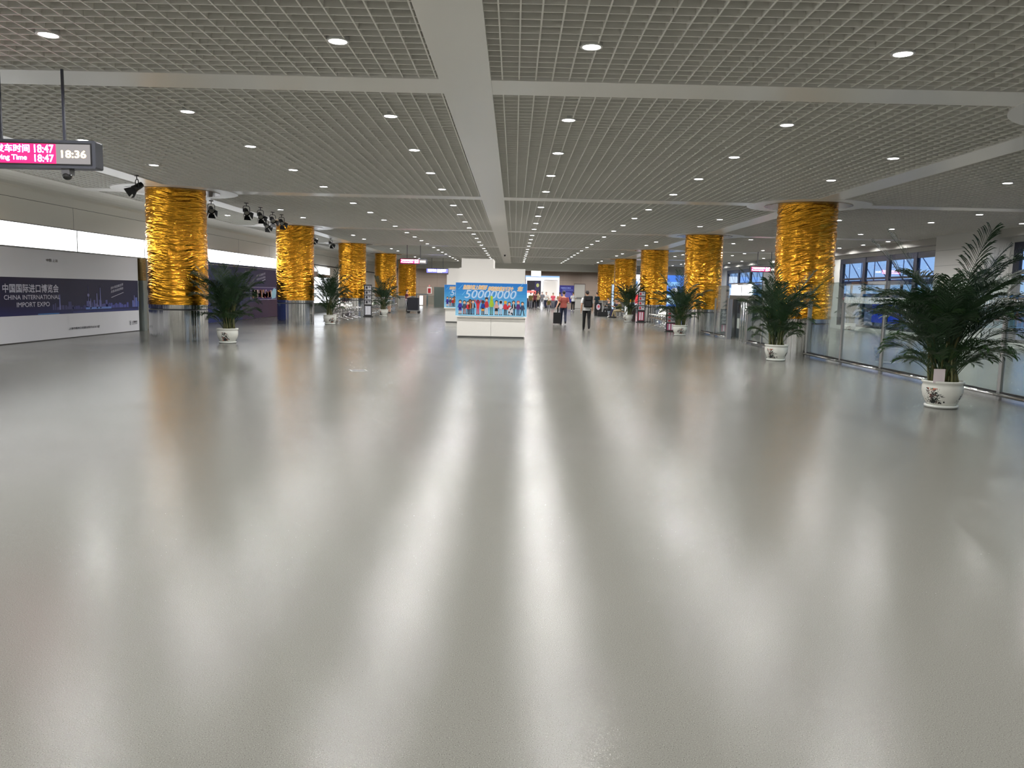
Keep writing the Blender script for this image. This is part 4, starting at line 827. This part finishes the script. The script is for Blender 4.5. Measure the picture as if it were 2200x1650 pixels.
def person(label, x, y, rz, h=1.72, pose='stand', top=None, bot=None, shoe=None, hair=HAIR, sleeve='short', vox=.014, arms='down', shorts=False, hat=None, seed=0):
    t = thing('person', label, 'person', (x, y, 0), rz); k = h / 1.75; K = Vector((k, k, k)); rs = random.Random(seed)
    V = lambda a, b_, c: Vector((a * k, b_ * k, c * k))
    if pose == 'sit':
        hip = V(0, 0, .50); chest = V(0, .06, .86); neck = V(0, .12, 1.06); head = V(0, .19, 1.20)
        hips = [V(s * .09, 0, .50) for s in (-1, 1)]; knees = [V(s * .12, .44, .50 + .02 * s) for s in (-1, 1)]; ank = [V(s * .12, .46 + .1 * s, .09) for s in (-1, 1)]
    else:
        st = {'walk': (.24, -.20), 'stand': (.04, -.02)}[pose]
        hip = V(0, 0, .93); chest = V(0, .0, 1.27); neck = V(0, .01, 1.47); head = V(0, .025, 1.612)
        hips = [V(s * .09, 0, .92) for s in (-1, 1)]; ank = [V(s * .10, st[i], .09 + (.07 if pose == 'walk' and i == 1 else 0)) for i, s in enumerate((-1, 1))]
        knees = [V(s * .10, st[i] * .45 + (.07 if pose == 'walk' and i == 1 else .02), .50) for i, s in enumerate((-1, 1))]
    sho = [neck + V(s * .17, -.01, -.07) for s in (-1, 1)]
    elb, wri = [], []
    for i, s in enumerate((-1, 1)):
        am = arms[i] if isinstance(arms, (tuple, list)) else arms
        if am == 'down': e = sho[i] + V(s * .07, (-.05 if pose != 'walk' else (.06 if i else -.1)), -.29); w = e + V(s * .01, .06 if pose != 'walk' else .10, -.25)
        elif am == 'bent': e = sho[i] + V(s * .08, -.04, -.28); w = e + V(-s * .08, .23, .06)
        elif am == 'pull': e = sho[i] + V(s * .1, -.1, -.27); w = e + V(s * .10, -.10, -.22)
        else: e = sho[i] + V(s * .06, .08, -.25); w = e + V(-s * .08, .20, .04)      # lap / phone
        elb.append(e); wri.append(w)
    b = MB()
    b.tube([hip + V(0, 0, -.07), hip, hip.lerp(chest, .45), chest, chest.lerp(neck, .6), neck + V(0, 0, -.03)], [.13 * k, .155 * k, .135 * k, .165 * k, .15 * k, .06 * k], 16, flat=.68, flatdir=(0, 1, .001))
    b.tube([neck + V(0, -.005, -.06), neck + V(0, 0, .03), head], [.055 * k, .05 * k, .05 * k], 10)
    b.ball(head + V(0, 0, .012), (.074 * k, .092 * k, .112 * k), 16); b.ball(head + V(0, .03, -.06), (.05 * k, .055 * k, .05 * k), 10)
    b.tube([head + V(0, .085, .02), head + V(0, .115, -.022)], [.012 * k, .018 * k], 8)
    for s in (-1, 1): b.ball(head + V(s * .077, -.005, -.005), (.014 * k, .025 * k, .033 * k), 8)
    for i, s in enumerate((-1, 1)):
        b.tube([sho[i], sho[i].lerp(elb[i], .5), elb[i], elb[i].lerp(wri[i], .35), wri[i]], [.056 * k, .05 * k, .041 * k, .042 * k, .028 * k], 10)
        d = (wri[i] - elb[i]).normalized(); sd = d.cross(Vector((0, 1, 0))); sd = (sd if sd.length > .1 else Vector((1, 0, 0))).normalized(); fr_ = sd.cross(d)
        pal = wri[i] + d * .05 * k; b.tube([wri[i], wri[i] + d * .045 * k, wri[i] + d * .09 * k], [.028 * k, .042 * k, .038 * k], 10, flat=.45, flatdir=tuple(sd))
        for q in range(4):
            off = fr_ * ((q - 1.5) * .0185 * k); L_ = (.066, .074, .07, .055)[q] * k; p0 = wri[i] + d * .085 * k + off
            b.tube([p0, p0 + d * L_ * .5 - sd * s * .006 * k, p0 + d * L_ * .9 - sd * s * .026 * k], [.0095 * k, .009 * k, .0075 * k], 6)
        p0 = wri[i] + d * .03 * k + fr_ * .03 * k; b.tube([p0, p0 + (d + fr_ * .7).normalized() * .035 * k, p0 + (d * 1.2 + fr_ * .4).normalized() * .062 * k], [.012 * k, .0105 * k, .009 * k], 6)
        b.tube([hips[i] + V(0, 0, -.0), hips[i].lerp(knees[i], .5), knees[i], knees[i].lerp(ank[i], .35), ank[i]], [.088 * k, .074 * k, .053 * k, .055 * k, .036 * k], 12)
        b.tube([ank[i] + V(0, -.04, -.04), ank[i] + V(0, .03, -.045), ank[i] + V(0, .15, -.06)], [.035 * k, .035 * k, .028 * k], 8)
    body = bake(b, 'body', SKIN, t, max(.009, vox * .75), 2)
    for s in (-1, 1): MB().ball(head + V(s * .03, .083, .018), (.011 * k, .007 * k, .007 * k), 8).build('eye', M_BLACK, body)
    MB().tube([head + V(-.022, .088, -.052), head + V(0, .094, -.055), head + V(.022, .088, -.052)], .005 * k, 6).build('mouth', mat('lips', rgb(160, 90, 84), .5), body)
    # hair
    b = MB(); hc = head + V(0, -.012, .03); hh = MB(); hh.ball(tuple(hc), (.085 * k, .1 * k, .103 * k), 18)
    for f in hh.f:
        c = sum((Vector(hh.v[i]) for i in f), Vector()) / len(f); rel = (c - hc) / k
        if rel.z > -.015 + rel.y * .62: b.add([hh.v[i] for i in f], [tuple(range(len(f)))], 0, smooth=True)
    if hat:
        b2 = MB(); b2.lathe([(.001, .12 * k), (.06 * k, .115 * k), (.092 * k, .06 * k), (.098 * k, .03 * k), (.17 * k, -.01 * k), (.165 * k, -.018 * k), (.09 * k, .02 * k)], 20, tuple(head + V(0, -.01, .02))); b2.build('hat', hat, t)
    o = b.build('hair', hair, t); wd = o.modifiers.new('w', 'WELD'); wd.merge_threshold = .001; so = o.modifiers.new('s', 'SOLIDIFY'); so.thickness = .02 * k; so.offset = -1
    # shirt
    b = MB(); hem = hip.lerp(chest, -.2 if pose != 'sit' else -.05)
    b.tube([hem, hip.lerp(chest, .1), hip.lerp(chest, .5), chest, chest.lerp(neck, .55), neck + V(0, 0, -.045)], [.186 * k, .184 * k, .162 * k, .182 * k, .168 * k, .075 * k], 18, flat=.72, flatdir=(0, 1, .001))
    for i in range(2):
        if sleeve == 'short': b.tube([sho[i], sho[i].lerp(elb[i], .4), sho[i].lerp(elb[i], .78)], [.07 * k, .068 * k, .066 * k], 12)
        else: b.tube([sho[i], sho[i].lerp(elb[i], .5), elb[i], elb[i].lerp(wri[i], .5), wri[i]], [.07 * k, .062 * k, .056 * k, .052 * k, .042 * k], 12)
    bake(b, 'shirt', top, t, vox, 2)
    b = MB()
    b.tube([hip + V(0, 0, -.09), hip + V(0, 0, -.02), hip.lerp(chest, .18)], [.15 * k, .166 * k, .155 * k], 16, flat=.74, flatdir=(0, 1, .001))
    for i in range(2):
        if shorts: b.tube([hips[i] + V(0, 0, .02), hips[i].lerp(knees[i], .5), hips[i].lerp(knees[i], .85)], [.1 * k, .092 * k, .088 * k], 12)
        else: b.tube([hips[i] + V(0, 0, .02), hips[i].lerp(knees[i], .5), knees[i], knees[i].lerp(ank[i], .5), ank[i]], [.1 * k, .087 * k, .068 * k, .064 * k, .056 * k], 12)
    bake(b, 'trousers', bot, t, vox, 2)
    for i in range(2):
        a = ank[i]; b = MB(); b.tube([a + V(0, -.075, -.035), a + V(0, -.02, -.03), a + V(0, .06, -.045), a + V(0, .13, -.06), a + V(0, .175, -.066)], [.03 * k, .046 * k, .046 * k, .04 * k, .02 * k], 12, flat=[1, 1, 1, .85, .9]); b.build('shoe', shoe or M_BLACK, t)
    return t, dict(sho=sho, elb=elb, wri=wri, hip=hip, neck=neck, k=k)
C = lambda n, r, g, b_, ro=.8: mat(n, rgb(r, g, b_), ro)
WHT = C('white_cotton', 214, 214, 212); NVY = C('navy_denim', 30, 38, 62); BLK = C('black_cloth', 20, 20, 22); GRY = C('grey_cloth', 120, 120, 126); TAN = C('tan_cloth', 170, 130, 96); OLV = C('olive_cloth', 96, 86, 40); PNK = C('pink_cloth', 222, 90, 110); KHK = C('khaki_cloth', 150, 136, 104); RED = C('wine_cloth', 96, 34, 44); WSH = C('white_shoe', 220, 220, 218, .5)
person('person walking away in a black vest over white shirt, wearing a black backpack', 3.18, 34.9, 0, 1.74, 'walk', WHT, BLK, BLK, sleeve='short', vox=.012)
def soft(o, w=.045):
    m = o.modifiers.new('b', 'BEVEL'); m.width = w; m.segments = 4; m.limit_method = 'ANGLE'; m.angle_limit = math.radians(50); o.data.polygons.foreach_set('use_smooth', [True] * len(o.data.polygons)); return o
t = thing('backpack', 'black backpack on the back of the walker in the white shirt', 'backpack', (3.21, 34.70, 1.0)); b = MB(); b.rbox(-.19, -.13, 0, .19, .09, .5, .07, ax='z'); soft(b.build('bag', BLK, t)); MB().rbox(-.14, -.19, .05, .14, -.12, .28, .05).build('pocket', BLK, t); soft(MB().rbox(-.12, -.17, .31, .12, -.12, .44, .04).build('pocket', BLK, t), .02)
for s in (-1, 1): MB().tube([(s * .1, .05, .08), (s * .16, .30, .12), (s * .15, .34, .3), (s * .12, .2, .47), (s * .08, .07, .46)], .018, 6).build('strap', BLK, t)
t2, J = person('person in a red striped shirt and blue jeans walking away, pulling a suitcase', 2.5, 40.35, 0, 1.72, 'walk', stripes_mat('red_stripes', rgb(136, 34, 36), rgb(206, 140, 120), 66), NVY, BLK, arms=('pull', 'bent'), vox=.012, seed=2)
t = thing('suitcase', 'black wheeled suitcase beside the person in the striped shirt', 'suitcase', (2.17, 40.1, 0)); MB().rbox(-.19, -.13, .07, .19, .13, .62, .05).build('shell', BLK, t); MB().tube([(-.08, .1, .6), (-.08, .1, .88), (.08, .1, .88), (.08, .1, .6)], .01, 6).build('handle', M_STEEL2, t)
for x in (-.14, .14):
    for y in (-.09, .09): MB().tube([(x - .015, y, .035), (x + .015, y, .035)], .035, 10, smooth=False).build('wheel', M_STEEL2, t)
MB().box(-.15, -.14, .35, .15, -.13, .56).build('pocket', BLK, t)
person('person in a tan top partly hidden behind the striped-shirt walker', 3.45, 60.4, .2, 1.68, 'walk', TAN, BLK, WSH, arms='bent', vox=.02, seed=3)
person('person in white shirt and black trousers standing before the blue poster', 5.3, 72.0, .3, 1.72, 'stand', WHT, BLK, WSH, vox=.022, arms='bent', seed=4)
person('small child in an olive top walking in the middle of the far floor', 2.92, 67.5, PI, 1.15, 'walk', OLV, GRY, BLK, vox=.018, seed=5)
person('person in grey clothes and a pale cap at the far shop', 2.75, 79.0, .5, 1.75, 'walk', GRY, C('pale_grey', 170, 172, 180), WSH, arms='bent', hat=C('pale_cap', 190, 188, 182), vox=.024, seed=6)
person('person in a khaki top between red-clad and grey-clad shoppers', 2.4, 80.5, -.4, 1.7, 'walk', KHK, BLK, WSH, vox=.024, seed=7)
person('person in a wine red top by the glowing shop sign', 2.0, 78.6, .2, 1.66, 'walk', RED, BLK, BLK, vox=.024, seed=8)
person('person in an olive jacket at the far shop, next to the display stand edge', 1.62, 78.4, -.2, 1.6, 'stand', OLV, GRY, BLK, vox=.024, seed=9)
person('person in a pink top seated low before the shop poster', 4.0, 82.5, PI, 1.6, 'stand', PNK, GRY, BLK, vox=.024, seed=10)
person('person in a white top leaning beside the pink-clad person', 3.3, 82.5, PI - .4, 1.68, 'stand', WHT, NVY, BLK, vox=.024, arms='bent', seed=11)
person('person in dark jacket standing beside the farthest right gold column', 6.95, 67.3, .6, 1.72, 'stand', C('teal_dark', 22, 40, 48), BLK, BLK, sleeve='long', arms='bent', vox=.022, seed=12)
person('child in a white sun hat and plaid shirt left of the luggage cart', -8.35, 53.6, PI - .5, 1.45, 'stand', stripes_mat('plaid', rgb(190, 200, 196), rgb(90, 120, 130), 20), C('beige_cloth', 176, 168, 150), BLK, arms='bent', shorts=True, hat=C('white_hat', 206, 204, 200), vox=.018, seed=13)
person('person in a wine and grey top standing behind the luggage cart', -7.75, 57.8, -1.2, 1.6, 'stand', RED, BLK, BLK, arms='bent', vox=.02, seed=14)
bx = 7.5
for i, (yy, tp, bt, sh, lb) in enumerate([(54.0, OLV, KHK, BLK, 'seated person in olive top and khaki trousers, nearest on the right bench'), (54.9, C('indigo', 34, 38, 74), C('indigo', 34, 38, 74), BLK, 'seated person in dark indigo clothes on the right bench'), (55.8 - .3, BLK, BLK, WSH, 'seated person in black with white shoes on the right bench')]):
    o, _ = person(lb, 7.2, yy, PI / 2 + .15 * i, 1.7, 'sit', tp, bt, sh, sleeve='long', arms='lap', vox=.018, seed=20 + i)
person('seated person in grey hoodie with bags at the far end of the bench', 6.85, 57.2, 2.2, 1.72, 'sit', C('dark_grey', 60, 62, 60), BLK, BLK, sleeve='long', arms='lap', vox=.02, seed=30)
t = thing('travel_bag', 'dark travel bag on the floor before the seated travellers', 'bag', (6.3, 56.9, 0)); MB().rbox(-.35, -.2, 0, .35, .2, .34, .08, ax='y').build('bag', BLK, t); MB().tube([(-.15, 0, .32), (-.12, 0, .46), (.12, 0, .46), (.15, 0, .32)], .014, 6).build('handle', BLK, t)
t = thing('printed_backpack', 'dark backpack with a pink and white print propped beside the bench', 'backpack', (6.15, 58.6, .0)); MB().rbox(-.26, -.16, 0, .26, .16, .95, .08).build('bag', BLK, t); A = Art((-.17, -.165, .42), (1, 0, 0), (0, 0, 1), .002); A.disc(.17, .22, .15, .22, rgb(206, 190, 204), 0); A.disc(.2, .26, .08, .1, rgb(214, 90, 100), 1); A.build('print', PRINT, t)
